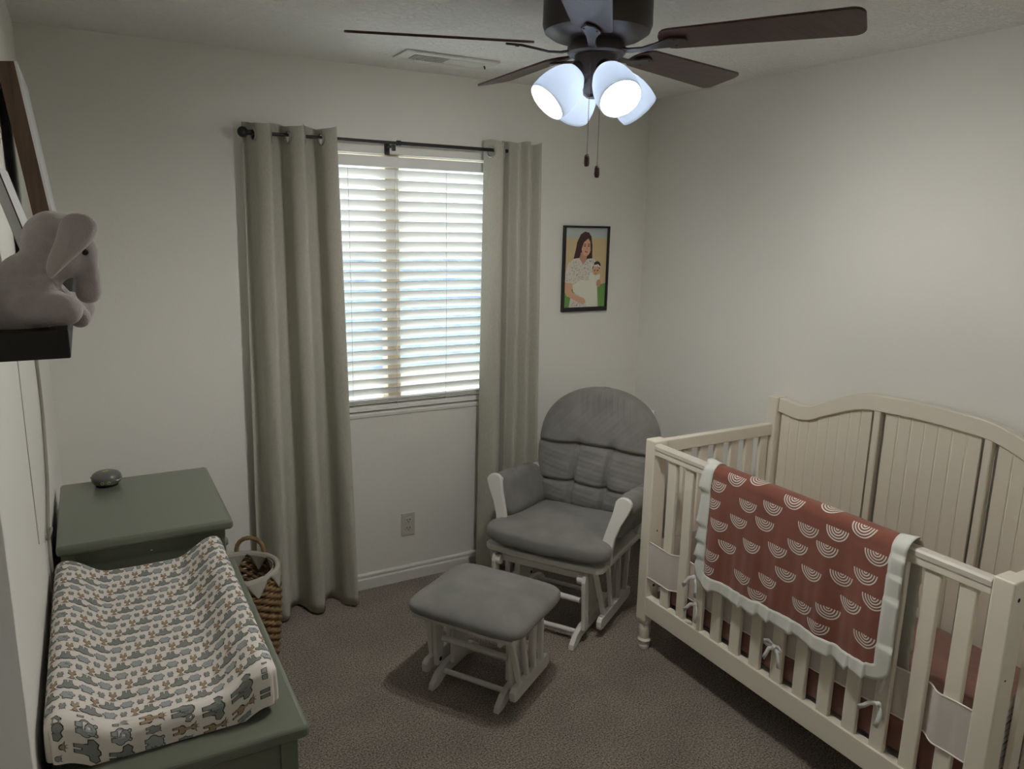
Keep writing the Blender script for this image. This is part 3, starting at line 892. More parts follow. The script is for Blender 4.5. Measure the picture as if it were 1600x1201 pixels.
# back cushion: arched outline with four tufts
def half_w(t):
    # t: 0 bottom .. 1 top
    if t < 0.55:
        return 0.268 + 0.044 * smoothstep(0.0, 0.5, t)
    a = (t - 0.55) / 0.45
    return 0.312 * sqrt(max(0.0, 1 - a ** 2.3))
R1, R2 = 0.515, 0.205
CX1, CX2 = -0.082, 0.095
def back_fn(side):
    def fn(u, v):
        t = 0.5 - 0.5 * cos(pi * v) if False else v
        t = min(0.9995, max(0.0005, t))
        h_ = half_w(t)
        e = 2 * u - 1
        ee = spow(sin(e * pi / 2), 0.9)
        x = h_ * ee
        z = 0.425 + 0.575 * t
        rim = max(0.0, (1 - abs(ee) ** 4.0)) ** 0.5
        rim *= max(0.0, 1 - abs(2 * t - 1) ** 6) ** 0.45
        th = 0.085 * rim
        if side > 0:
            g = lambda d, w_: exp(-(d / w_) ** 2)
            row1 = t - (R1 - 0.02 * (x / 0.3) ** 2 * 0 + 0.012 * cos(x * 11))
            row2 = t - (R2 + 0.010 * cos(x * 12 + 1))
            c1 = x - (CX1 - 0.012 * (R1 - t)); c2 = x - (CX2 - 0.03 * (R1 - t))
            dip = 0.030 * g(row1, 0.017) + 0.024 * g(row2, 0.015)
            col = smoothstep(R1 + 0.03, R1 - 0.03, t)
            dip += (0.027 * g(c1, 0.012) + 0.027 * g(c2, 0.012)) * col
            for rr_ in (row1, row2):
                for cc_ in (c1, c2):
                    dip += 0.022 * exp(-((rr_ * 0.575) ** 2 + cc_ ** 2) / 0.0011)
            th -= dip * min(1, rim * 1.3)
            th += 0.0055 * rim * noise1(x * 52 + 7 * t, 3) * smoothstep(0.70, 0.97, t)
            th += 0.0022 * rim * noise1(t * 40 + x * 9, 6) * (1 - smoothstep(0.5, 0.6, t))
            th += 0.0020 * rim * noise1(x * 22 - t * 12, 1)
        y = 0.485 + 0.185 * t + (-th if side > 0 else 0.35 * th)
        return Vector((x + 0.032, y, z + 0.3 * (0.3 * th if side > 0 else 0)))
    return fn
bc = MB().grid(back_fn(1), 220, 150)
bc.grid(back_fn(-1), 40, 40, flip=True)
o = bc.build('back_cushion', M['grey_fabric'], ch, smooth=True)

# ------------------------------------------------------------------ crib
CX0, CX1x = 1.942, 2.690
CY0, CY1 = 0.887, 2.320
crib = thing('baby_crib', 'cream painted wooden crib with arched beadboard back, against the right wall', 'crib', ((CX0 + CX1x) / 2, (CY0 + CY1) / 2, 0))
cox, coy = crib.location.x, crib.location.y
def cl(m):
    m.v = [(x - cox, y - coy, z) for x, y, z in m.v]
    return m
K = M['crib']
PWD = 0.055
leg_prof = [(0.0, 0.001), (0.021, 0.001), (0.024, 0.010), (0.0245, 0.020), (0.020, 0.026), (0.028, 0.034), (0.029, 0.042), (0.022, 0.050), (0.024, 0.066), (0.027, 0.085), (0.026, 0.103), (0.022, 0.118), (0.025, 0.123), (0.027, 0.130), (0.027, 0.137), (0.0, 0.138)]
for (x0, y0, ztp) in ((CX0, CY0, 0.935), (CX0, CY1 - PWD, 0.935), (CX1x - PWD, CY0, 1.052), (CX1x - PWD, CY1 - PWD, 1.052)):
    xd0, xd1 = (x0, x0 + 0.072) if x0 < 2.2 else (x0 - 0.008, x0 + PWD)
    p = cl(MB().box(xd0, xd1, y0, y0 + PWD, 0.137, ztp)).build('corner_post', K, crib, bevel=0.005, seg=3)
    cl(MB().lathe(leg_prof, 24, tr(x0 + PWD / 2 + 0.004, y0 + PWD / 2, 0))).build('turned_leg', K, p, auto=40)
    if x0 < 2.2 and y0 > 2:
        for zz in (0.300, 0.385, 0.46, 0.545):
            cl(MB().tube([(x0 + 0.042, y0 - 0.0006, zz), (x0 + 0.042, y0 + 0.001, zz)], 0.0035 if zz > 0.31 else 0.006, 10)).build('bolt_hole', M['dark'], p)
    if x0 < 2.2 and y0 < 2:
        for zz in (0.885, 0.66):
            cl(MB().tube([(x0 + 0.026, y0 - 0.0006, zz), (x0 + 0.026, y0 + 0.001, zz)], 0.006 if zz > 0.8 else 0.003, 10)).build('bolt_hole', M['dark'], p)
ry0, ry1 = CY0 + PWD, CY1 - PWD
cl(MB().box(CX0 + 0.004, CX0 + 0.036, ry0, ry1, 0.876, 0.918)).build('front_top_rail', K, crib, bevel=0.004)
cl(MB().box(CX0 + 0.003, CX0 + 0.037, ry0, ry1, 0.172, 0.256)).build('front_bottom_rail', K, crib, bevel=0.003)
# clear teething cover over the front rail
tc_ = MB()
prof = [(CX0 + 0.001, 0.902), (CX0 + 0.001, 0.916), (CX0 + 0.006, 0.922), (CX0 + 0.020, 0.924), (CX0 + 0.034, 0.922), (CX0 + 0.039, 0.916), (CX0 + 0.039, 0.902), (CX0 + 0.037, 0.902), (CX0 + 0.037, 0.915), (CX0 + 0.033, 0.919), (CX0 + 0.020, 0.9205), (CX0 + 0.007, 0.919), (CX0 + 0.003, 0.915), (CX0 + 0.003, 0.902)]
n = len(prof)
tc_.add([(x, y, z) for y in (ry0 + 0.002, ry1 - 0.002) for x, z in prof], [(i, (i + 1) % n, n + (i + 1) % n, n + i) for i in range(n)])
cl(tc_).build('rail_cover', M['plastic_clear'], crib, auto=35)
sl0 = MB().box(-0.009, 0.009, -0.0235, 0.0235, 0.250, 0.880).build('front_slat', K, crib, bevel=0.004)
for k in range(13):
    o = sl0 if k == 0 else sl0.copy()
    if k:
        COL.objects.link(o); o.parent = crib
    o.location = (CX0 + 0.020 - cox, 2.165 - 0.0969 * k - coy, 0)
for ye, nm in ((CY1 - 0.044, 'far'), (CY0 + 0.012, 'near')):
    cl(MB().box(CX0 + 0.072, CX1x - PWD - 0.008, ye, ye + 0.032, 0.876, 0.930)).build('end_top_rail', K, crib, bevel=0.004)
    cl(MB().box(CX0 + 0.072, CX1x - PWD - 0.008, ye, ye + 0.032, 0.172, 0.256)).build('end_bottom_rail', K, crib, bevel=0.003)
    for k in range(6):
        xx = 2.141 + k * 0.0902
        o = cl(MB().box(xx - 0.0235, xx + 0.0235, ye + 0.007, ye + 0.025, 0.25, 0.88)).build('end_slat', K, crib, bevel=0.004)
# arched back
HX = 2.640
def arch(y):
    t = abs(y - (CY0 + CY1) / 2)
    return 1.050 + 0.108 * smoothstep(0.56, 0.20, t) + 0.008 * smoothstep(0.25, 0.0, t) - 0.010 * smoothstep(0.42, 0.50, t) * smoothstep(0.66, 0.56, t)
hy0, hy1 = ry0, ry1
ar = MB()
NA = 48
vs = []
for i in range(NA + 1):
    y = hy0 + (hy1 - hy0) * i / NA
    a = arch(y)
    for x, z in ((HX, a - 0.064), (HX + 0.036, a - 0.064), (HX + 0.036, a), (HX, a)):
        vs.append((x, y, z))
fs = [(0, 1, 2, 3), tuple(NA * 4 + j for j in (3, 2, 1, 0))]
for i in range(NA):
    for j in range(4):
        fs.append((i * 4 + j, i * 4 + (j + 1) % 4, i * 4 + 4 + (j + 1) % 4, i * 4 + 4 + j))
cl(ar.add(vs, fs)).build('arched_top_rail', K, crib, bevel=0.004, auto=30)
cl(MB().box(HX, HX + 0.036, hy0, hy1, 0.172, 0.290)).build('back_bottom_rail', K, crib, bevel=0.003)
def plank(y0, y1):
    m = MB()
    vs = []
    for y in (y0, y1):
        a = arch(y) - 0.06
        for x, z in ((HX + 0.016, 0.285), (HX + 0.026, 0.285), (HX + 0.026, a), (HX + 0.016, a)):
            vs.append((x, y, z))
    m.add(vs, [(0, 1, 2, 3), (7, 6, 5, 4), (0, 4, 5, 1), (1, 5, 6, 2), (2, 6, 7, 3), (3, 7, 4, 0)])
    return cl(m).build('beadboard_plank', K, crib, bevel=0.0014)
ST1, ST2 = 1.790, 1.366
edges = []
y = hy1 - 0.055
for seg in ((hy1 - 0.008, ST1 + 0.029), (ST1 - 0.029, ST2 + 0.029), (ST2 - 0.029, hy0 + 0.008)):
    a, b = seg
    npl = round((a - b) / 0.0505)
    st = (a - b) / npl
    for k in range(npl):
        plank(a - (k + 1) * st + 0.0004, a - k * st - 0.0004)
        # the bead running beside each joint
        if k:
            yy = a - k * st - 0.006
            cl(MB().tube([(HX + 0.0165, yy, 0.29), (HX + 0.0165, yy, arch(yy) - 0.066)], 0.0016, 6)).build('bead', K, crib, smooth=True)
for st in (ST1, ST2):
    cl(MB().box(HX + 0.002, HX + 0.032, st - 0.014, st + 0.014, 0.285, arch(st) - 0.060)).build('back_stile', K, crib, bevel=0.006, seg=3)
cl(MB().box(CX0 + 0.045, HX - 0.006, ry0 + 0.02, ry1 - 0.02, 0.232, 0.244)).build('mattress_deck', M['white_wood'], crib)

# mattress in a dusty rose sheet
mt = thing('crib_mattress', 'crib mattress in a dusty rose fitted sheet with crumpled sides', 'mattress', ((CX0 + HX) / 2 + 0.015, (CY0 + CY1) / 2, 0.245))
def mt_warp(p):
    e = smoothstep(0.2, -0.9, p.z / 0.066)
    k = 0.010 * e
    q = Vector((p.x, p.y, p.z))
    if abs(p.x) > 0.25:
        q.x += math.copysign(k, p.x) * (noise1(p.y * 34 + p.z * 90, 1) + 0.5 * sin(p.z * 160 + p.y * 15))
    if abs(p.y) > 0.6:
        q.y += math.copysign(k, p.y) * noise1(p.x * 34 + p.z * 90, 2)
    if p.z > 0.04:
        q.z += 0.0025 * noise1(p.x * 9 + p.y * 5, 4)
    q.z += 0.066
    return q
superell(0.318, 0.655, 0.064, 0.22, 0.12, 260, 34, mt_warp).build('fitted_sheet', M['sheet'], mt, smooth=True)

# sheer liner woven round the slats, with ribbon ties
ln = thing('crib_liner', 'sheer white mesh crib liner tied to the slats with ribbon bows', 'crib liner', (CX0, (CY0 + CY1) / 2, 0.34))
def ln_x(y):
    """behind the slats along the middle, outside the end slats"""
    out = max(smoothstep(2.094, 2.138, y), smoothstep(1.078, 1.030, y))
    return CX0 + 0.0345 - out * 0.029 + 0.0015 * noise1(y * 30, 2)
def ln_z(y):
    t = (2.24 - y) / 1.28
    return 0.345 + 0.045 * smoothstep(0.2, 1, t), 0.502 + 0.045 * smoothstep(0.2, 1, t) - 0.012 * sin(pi * t)
def ln_fn(u, v):
    y = 2.264 - 1.3215 * u
    a, b = ln_z(y)
    return Vector((ln_x(y) - CX0, y - ln.location.y, a + (b - a) * v - 0.34))
MB().grid(ln_fn, 160, 8).build('mesh_panel', M['liner'], ln, smooth=True, fix=False)
for v in (0.0, 1.0):
    MB().tube([ln_fn(i / 160, v) for i in range(161)], 0.0026, 6).build('binding', M['pad'], ln, smooth=True)
def ln_end(u, v):
    x = 2.005 + 0.62 * u
    return Vector((x - CX0, CY1 - 0.052 - ln.location.y, 0.012 + 0.150 * v))
MB().grid(ln_end, 30, 6).build('end_panel', M['liner'], ln, smooth=True, fix=False)
def ln_end2(u, v):
    x = 2.005 + 0.62 * u
    return Vector((x - CX0, CY0 + 0.052 - ln.location.y, 0.045 + 0.155 * v))
MB().grid(ln_end2, 30, 6).build('end_panel', M['liner'], ln, smooth=True, fix=False)
def ribbon(pts, w_):
    m = MB()
    pts = [Vector(p) for p in pts]
    vs = []
    for i, p in enumerate(pts):
        d = (pts[min(i + 1, len(pts) - 1)] - pts[max(0, i - 1)]).normalized()
        s = Vector((1, 0, 0)).cross(d).normalized()
        vs += [p - s * w_ / 2, p + s * w_ / 2]
    m.add(vs, [(2 * i, 2 * i + 1, 2 * i + 3, 2 * i + 2) for i in range(len(pts) - 1)])
    return m
def bow(y, z, scale=1.0, tilt_=0.0, loops=True):
    cx = -0.006
    oy = y - ln.location.y
    oz = z - 0.34
    R_ = []
    def P(dx, dy, dz):
        a = dy * cos(tilt_) - dz * sin(tilt_); b = dy * sin(tilt_) + dz * cos(tilt_)
        return Vector((cx + dx, oy + a * scale, oz + b * scale))
    kn = MB().sphere(P(0, 0, 0), 0.006 * scale, 10, 8).build('bow_knot', M['ribbon'], ln, smooth=True)
    for pts in ([(0, 0, 0), (-0.004, 0.012, -0.012), (-0.007, 0.016, -0.030), (-0.006, 0.022, -0.046)], [(0, 0, 0), (-0.004, -0.014, -0.010), (-0.007, -0.022, -0.026), (-0.006, -0.026, -0.044)]):
        o_ = ribbon([P(*p) for p in pts], 0.010 * scale).build('ribbon_tail', M['ribbon'], kn, smooth=True, fix=False)
        s_ = o_.modifiers.new('thickness', 'SOLIDIFY'); s_.thickness = 0.0012
    if loops:
        for sg in (-1, 1):
            pts = [(0, 0, 0), (-0.006, sg * 0.016, 0.010), (-0.008, sg * 0.026, 0.004), (-0.004, sg * 0.020, -0.006), (0, 0, 0)]
            o_ = ribbon([P(*p) for p in pts], 0.009 * scale).build('ribbon_loop', M['ribbon'], kn, smooth=True, fix=False)
            s_ = o_.modifiers.new('thickness', 'SOLIDIFY'); s_.thickness = 0.0012
bow(1.985, 0.470, 1.5, 0.3, False)
bow(1.968, 0.365, 1.4, 0.4, False)
bow(1.583, 0.392, 1.4, 0.1)
bow(1.192, 0.520, 1.4, 0.6, False)
bow(1.192, 0.415, 1.4, 0.5, False)
# care label sewn on the liner at the near end
lb = MB().grid(lambda u, v: Vector((0.172 + 0.062 * u - 0.006 * v + 0.003 * sin(5 * v), CY0 + 0.046 - ln.location.y, -0.030 + 0.215 * v)), 6, 14).build('care_label', M['ribbon'], ln, smooth=True, fix=False)
for k, (mm, th) in enumerate(((M['pr_zebra'], 0.004), (M['pr_zebra'], 0.004), (M['rust'], 0.006), (M['pr_zebra'], 0.004), (M['pr_zebra'], 0.004), (M['rust'], 0.006), (M['pr_zebra'], 0.004), (M['pr_zebra'], 0.004))):
    v = 0.16 + 0.10 * k
    z = -0.030 + 0.215 * v
    x = 0.172 - 0.006 * v
    MB().add([(x + 0.004, CY0 + 0.0455 - ln.location.y, z), (x + 0.060, CY0 + 0.0455 - ln.location.y, z + 0.012), (x + 0.060, CY0 + 0.0455 - ln.location.y, z + 0.012 + th), (x + 0.004, CY0 + 0.0455 - ln.location.y, z + th)], [(0, 1, 2, 3)]).build('label_line', mm, lb, fix=False)

# ------------------------------------------------------------------ rust blanket over the front rail
bk_ = thing('baby_blanket', 'rust red baby blanket printed with upside-down rainbows, satin edge, draped over the crib rail', 'blanket', (CX0 + 0.02, 1.565, 0.93))
BOX, BOY, BOZ = bk_.location
XF, XBk = CX0 - 0.012, CX0 + 0.058
ZT = 0.932
RA = (XBk - XF) / 2
def drape(y, d, lift=0.0):
    """d > 0: distance down the front from the fold, d < 0 down the inside"""
    arc = RA * pi / 2
    fold = 0.0065 * noise1(y * 17 + 1.0, 2) + 0.004 * sin(y * 41)
    if abs(d) <= arc:
        a = d / RA
        x, z = (XF + XBk) / 2 - (RA + lift) * sin(a), ZT - 0.030 + (0.034 + lift) * cos(a)
        return Vector((x, y, z))
    e = abs(d) - arc
    amp = smoothstep(0, 0.30, e)
    if d > 0:
        x = XF - 0.004 * smoothstep(0, 0.04, e) - amp * (0.006 + fold) - lift
    else:
        x = XBk + 0.004 + amp * (0.010 + 0.6 * fold)
    return Vector((x, y, ZT - 0.030 - e))
def bl_loc(p):
    return Vector((p.x - BOX, p.y - BOY, p.z - BOZ))
arc = RA * pi / 2
DZ = lambda z: arc + (ZT - 0.030 - z)           # front distance that reaches height z
Y_L, Y_R = 1.917, 1.210
def red_fn(u, v):
    y = Y_L + 0.006 + (Y_R - 0.012 - Y_L) * u
    d0 = -DZ(0.45)
    d1 = DZ(0.512)
    d = d0 + (d1 - d0) * v
    return bl_loc(drape(y, d))
o = MB().grid(red_fn, 90, 130).build('cloth', M['rust'], bk_, smooth=True, fix=False)
s_ = o.modifiers.new('thickness', 'SOLIDIFY'); s_.thickness = 0.003; s_.offset = 0
# pleated satin border: left side, bottom, right side, rounding the lower corners
path = []
zb_l, zb_r = 0.535, 0.548
for i in range(26):
    path.append((Y_L, -DZ(0.55) + (DZ(zb_l) + DZ(0.55)) * i / 25, 1.0, 0.0))
for i in range(1, 7):
    a = pi / 2 * i / 6
    path.append((Y_L - 0.012 * (1 - cos(a)), DZ(zb_l) + 0.012 * sin(a), cos(a), sin(a)))
for i in range(1, 40):
    f = i / 40
    path.append((Y_L - 0.012 + (Y_R + 0.024 - Y_L) * f, DZ(zb_l - 0.012 + 0.013 * f) + 0.004 * sin(f * 9), 0.0, 1.0))
for i in range(0, 9):
    a = pi / 2 * i / 8
    path.append((Y_R + 0.020 - 0.020 * sin(a), DZ(zb_r) + 0.010 * cos(a), -sin(a), cos(a)))
for i in range(1, 34):
    path.append((Y_R, DZ(zb_r) - (DZ(zb_r) + DZ(0.46)) * i / 33, -1.0, 0.0))
cum = 0.0
rows = []
NW = 5
fine = []
for i in range(len(path) - 1):
    for k in range(4):
        t = k / 4
        fine.append(tuple(path[i][c] * (1 - t) + path[i + 1][c] * t for c in range(4)))
fine.append(path[-1])
m = MB()
vs = []
for i, (y, d, ny, nd) in enumerate(fine):
    if i:
        cum += hypot(y - fine[i - 1][0], d - fine[i - 1][1])
    ph = (cum * 11.0 + 0.35 * sin(cum * 17)) % 1.0
    saw = ph if ph < 0.93 else (1 - ph) / 0.07 * 0.93
    for j in range(NW + 1):
        w_ = 0.050 * j / NW * (1 + 0.15 * (saw - 0.5))
        lift = 0.0022 + 0.013 * saw * (0.25 + 0.75 * j / NW)
        yy, dd_ = y + ny * w_, d + nd * w_
        vs.append(bl_loc(drape(yy, dd_, lift if dd_ > -arc else 0.002)))
fs = []
for i in range(len(fine) - 1):
    for j in range(NW):
        a = i * (NW + 1) + j
        fs.append((a, a + NW + 1, a + NW + 2, a + 1))
m.add(vs, fs)
o = m.build('satin_border', M['satin'], bk_, smooth=True, fix=False)
s_ = o.modifiers.new('thickness', 'SOLIDIFY'); s_.thickness = 0.0014; s_.offset = 0
# lining that hangs inside the crib
def lining(u, v):
    y = Y_L + 0.03 + (Y_R - 0.075 - Y_L) * u
    p = drape(y, -arc * 0.9 - (0.46 + 0.02 * sin(4 * u)) * v)
    p.x += 0.006
    return bl_loc(p)
o = MB().grid(lining, 60, 50).build('lining', M['rust_back'], bk_, smooth=True, fix=False)
s_ = o.modifiers.new('thickness', 'SOLIDIFY'); s_.thickness = 0.002
# printed rainbows, flat side up
RB = [(1.812, 0.915), (1.889, 0.869), (1.905, 0.800), (1.741, 0.844), (1.637, 0.871), (1.563, 0.917), (1.863, 0.729), (1.776, 0.773), (1.661, 0.806), (1.489, 0.850), (1.387, 0.877), (1.814, 0.662), (1.707, 0.709), (1.598, 0.738), (1.521, 0.779), (1.413, 0.815), (1.308, 0.918), (1.249, 0.856), (1.886, 0.604), (1.900, 0.545), (1.733, 0.582), (1.623, 0.616), (1.554, 0.670), (1.456, 0.717), (1.353, 0.745), (1.275, 0.786), (1.660, 0.548), (1.479, 0.593), (1.383, 0.621), (1.311, 0.676), (1.236, 0.723), (1.410, 0.557), (1.246, 0.599),
      (1.730, 0.945), (1.440, 0.950), (1.780, 0.507), (1.523, 0.507)]
for (ry, rz_) in RB:
    m = MB()
    zt_ = rz_ + 0.019
    dc = DZ(zt_)
    for R_ in (0.040, 0.0315, 0.023, 0.0145, 0.0065):
        vs, fs = [], []
        NA_ = 22
        for k in range(NA_ + 1):
            a = pi * k / NA_
            for rr in (R_, R_ - 0.0042):
                yy = ry - rr * cos(a)
                dd_ = dc + rr * sin(a)
                dd_ = min(dd_, DZ(0.527)) if rz_ < 0.6 else dd_
                yy = min(Y_L - 0.001, max(Y_R + 0.001, yy))
                vs.append(bl_loc(drape(yy, dd_, 0.0024)))
            if k:
                fs.append((2 * k - 2, 2 * k - 1, 2 * k + 1, 2 * k))
        m.add(vs, fs)
    m.build('rainbow_print', M['print_white'], bk_, fix=False)

# ------------------------------------------------------------------ dresser with a low changing end
DX0, DX1 = -0.137, 0.325
DY0, DYM, DY1 = 1.395, 2.272, 2.845
ZL, ZHI = 0.762, 0.891
ds = thing('dresser', 'sage green dresser with a low changing end and a taller far end', 'dresser', ((DX0 + DX1) / 2, (DY0 + DY1) / 2, 0))
dox, doy = ds.location.x, ds.location.y
def dl(m):
    m.v = [(x - dox, y - doy, z) for x, y, z in m.v]
    return m
S_ = M['sage']
dl(MB().box(DX0, DX1, DY0, DYM + 0.02, ZL - 0.030, ZL)).build('low_top', S_, ds, bevel=0.011, seg=4)
dl(MB().box(DX0, DX1, DYM, DY1, ZHI - 0.030, ZHI)).build('high_top', S_, ds, bevel=0.011, seg=4)
bx1 = DX1 - 0.022
dl(MB().box(DX0 + 0.012, bx1 - 0.018, DY0 + 0.025, DYM + 0.015, 0.09, ZL - 0.030)).build('low_case', S_, ds)
dl(MB().box(DX0 + 0.012, bx1 - 0.018, DYM + 0.02, DY1 - 0.02, 0.09, ZHI - 0.030)).build('high_case', S_, ds)
for (yy, zt_) in ((DY0 + 0.018, ZL - 0.030), (DYM + 0.016, ZHI - 0.030), (DY1 - 0.055, ZHI - 0.030)):
    dl(MB().box(bx1 - 0.035, bx1, yy, yy + 0.035, 0.001, zt_)).build('front_post', S_, ds, bevel=0.004)
    dl(MB().box(DX0 + 0.010, DX0 + 0.045, yy, yy + 0.035, 0.001, zt_)).build('rear_post', S_, ds, bevel=0.004)
def drawers(y0, y1, z0, z1, n_):
    hh = (z1 - z0) / n_
    for k in range(n_):
        d_ = dl(MB().box(bx1 - 0.020, bx1 - 0.001, y0 + 0.004, y1 - 0.004, z0 + k * hh + 0.004, z0 + (k + 1) * hh - 0.004)).build('drawer', S_, ds, bevel=0.004)
        for yk in ((y0 + 0.22 * (y1 - y0)), (y0 + 0.78 * (y1 - y0))):
            zc = z0 + (k + 0.5) * hh
            dl(MB().lathe([(0.0, 0.026), (0.012, 0.024), (0.015, 0.018), (0.012, 0.010), (0.006, 0.006), (0.006, 0.0), (0.0, 0.0)], 16, tr(bx1 - 0.001, yk, zc) @ rot('Y', pi / 2))).build('knob', S_, d_, smooth=True)
drawers(DY0 + 0.055, DYM + 0.012, 0.11, ZL - 0.035, 3)
drawers(DYM + 0.053, DY1 - 0.058, 0.11, ZHI - 0.035, 4)
for k, (yy, zz) in enumerate(((0.0, 0.0),)):
    dl(MB().box(0.095, 0.100, DYM - 0.0004, DYM + 0.001, 0.838, 0.841)).build('paint_chip', M['trim'], ds)

# ------------------------------------------------------------------ changing pad with animal print
cp = thing('changing_pad', 'white contoured changing pad with a safari animal print cover, on the dresser', 'changing pad', (0.070, 1.850, ZL))
PXH, PYH = 0.212, 0.388
def pad_top(x, y):
    fx = x / PXH
    side = smoothstep(0.40, 0.86, abs(fx))
    z = 0.062 + 0.052 * side - 0.010 * (1 - fx * fx)
    z += 0.010 * smoothstep(0.70, 1.0, abs(y / PYH)) * (1 - side)
    return z
def pad_pt(a, b):
    """a,b in -1..1 over the unfolded cover; the last part of the range runs down the rounded sides"""
    def fold(t, L):
        s = abs(t) * (L + 0.075)
        flat_ = L - 0.028
        if s <= flat_:
            return s, 0.0
        e = s - flat_
        r = 0.026
        q_ = r * pi / 2
        if e < q_:
            return flat_ + r * sin(e / r), r * (1 - cos(e / r))
        return flat_ + r + 0.002 * sin((e - q_) * 30), r + (e - q_)
    xs, dx = fold(a, PXH)
    ys, dy = fold(b, PYH)
    x, y = math.copysign(xs, a), math.copysign(ys, b)
    z = pad_top(x, y)
    drop = sqrt(dx * dx + dy * dy) if min(dx, dy) > 0 else max(dx, dy)
    # round the vertical corner edges
    c = min(dx, dy)
    if c > 0:
        x -= math.copysign(min(0.022, c * 0.5), a); y -= math.copysign(min(0.022, c * 0.5), b)
    return Vector((x, y, max(0.003, z - drop)))
cov = MB().grid(lambda u, v: pad_pt(2 * u - 1, 2 * v - 1), 90, 130)
o = cov.build('cover', M['pad'], cp, smooth=True, fix=False)
sc_u, sc_v = 1 / (PXH + 0.075), 1 / (PYH + 0.075)
def pad_surf(sx, sy, h):
    a, b = max(-1, min(1, sx * sc_u)), max(-1, min(1, sy * sc_v))
    e = 0.004
    p = pad_pt(a, b)
    n_ = (pad_pt(min(1, a + e), b) - pad_pt(max(-1, a - e), b)).cross(pad_pt(a, min(1, b + e)) - pad_pt(a, max(-1, b - e)))
    if n_.length > 1e-12:
        n_.normalize()
    else:
        n_ = Vector((0, 0, 1))
    return p + n_ * h
# animals in units of 1 = motif height, feet at y=0, facing us
def circ(cx, cy, rx, ry, n_=10):
    return [(cx + rx * cos(2 * pi * k / n_), cy + ry * sin(2 * pi * k / n_)) for k in range(n_)]
ANIM = {
    'elephant': (M['pr_eleph'], 0.0310, [[(-0.22, 0), (-0.06, 0), (-0.05, 0.40), (-0.24, 0.42)], [(0.06, 0), (0.22, 0), (0.24, 0.42), (0.05, 0.40)], circ(0, 0.50, 0.27, 0.22), [(-0.20, 0.52), (-0.50, 0.56), (-0.56, 0.74), (-0.40, 0.90), (-0.18, 0.84)], [(0.20, 0.52), (0.18, 0.84), (0.40, 0.90), (0.56, 0.74), (0.50, 0.56)], circ(0, 0.74, 0.20, 0.22), [(-0.06, 0.68), (-0.05, 0.38), (0.05, 0.38), (0.06, 0.68)]]),
    'hippo': (M['pr_hippo'], 0.0235, [[(-0.30, 0), (-0.08, 0), (-0.06, 0.3), (-0.34, 0.3)], [(0.08, 0), (0.30, 0), (0.34, 0.3), (0.06, 0.3)], circ(0, 0.45, 0.50, 0.32, 14), circ(0, 0.72, 0.33, 0.26, 12), circ(-0.26, 0.97, 0.08, 0.08, 6), circ(0.26, 0.97, 0.08, 0.08, 6)]),
    'zebra': (M['pr_zebra'], 0.0185, [[(-0.24, 0), (-0.08, 0), (-0.06, 0.35), (-0.26, 0.35)], [(0.08, 0), (0.24, 0), (0.26, 0.35), (0.06, 0.35)], circ(0, 0.44, 0.30, 0.22, 10), circ(0, 0.74, 0.20, 0.24, 10), [(-0.26, 1.05), (-0.20, 0.84), (-0.06, 0.90)], [(0.26, 1.05), (0.06, 0.90), (0.20, 0.84)]]),
    'giraffe': (M['pr_gir'], 0.0315, [[(-0.18, 0), (-0.09, 0), (-0.06, 0.30), (-0.18, 0.30)], [(0.09, 0), (0.18, 0), (0.18, 0.30), (0.06, 0.30)], circ(0, 0.36, 0.19, 0.13, 10), [(-0.07, 0.40), (0.07, 0.40), (0.045, 0.84), (-0.045, 0.84)], circ(0, 0.86, 0.10, 0.09, 8), [(-0.24, 0.97), (-0.08, 0.86), (-0.06, 0.95)], [(0.24, 0.97), (0.06, 0.95), (0.08, 0.86)], [(-0.07, 1.06), (-0.05, 0.92), (0.0, 0.93)], [(0.07, 1.06), (0.0, 0.93), (0.05, 0.92)]]),
}
fills = {k: MB() for k in ANIM}
lines_ = MB()
def stamp(kind, sx, sy, ang, lim, big=1.0):
    mm, hgt, polys = ANIM[kind]
    hgt *= big
    ca, sa = cos(ang), sin(ang)
    cx = 0.0; cy = 0.5
    for k, poly in enumerate(polys):
        gx = sum(p[0] for p in poly) / len(poly); gy = sum(p[1] for p in poly) / len(poly)
        for grow, m, h in ((0.055, lines_, 0.0005 + 0.00002 * k), (0.0, fills[kind], 0.0008 + 0.00003 * k)):
            vs = []
            ok = True
            for (x, y) in poly:
                dx_, dy_ = x - gx, y - gy
                L_ = hypot(dx_, dy_) or 1
                x2, y2 = x + dx_ / L_ * grow, y + dy_ / L_ * grow
                lx, ly = (x2 - cx) * hgt, (y2 - cy) * hgt
                px_, py_ = sx + lx * ca - ly * sa, sy + lx * sa + ly * ca
                if not lim(px_, py_):
                    ok = False
                vs.append(pad_surf(px_, py_, h))
            if ok:
                m.add(vs, [tuple(range(len(vs)))])
seq = ['elephant', 'hippo', 'zebra', 'giraffe']
offs = [0.0, 0.031, 0.055, 0.075]
Yseam = -(PYH - 0.028)
for r in range(-14, 14):
    for c in range(-5, 5):
        for q_, kd in enumerate(seq):
            sx = c * 0.100 + offs[q_] + (r * 0.0315) % 0.100 - 0.05
            sy = r * 0.0385 + 0.010
            if abs(sx) > PXH + 0.060 or sy > PYH + 0.05:
                continue
            stamp(kd, sx, sy, pi, lambda x, y: y > Yseam - 0.004 and abs(x) < PXH + 0.068 and y < PYH + 0.068)
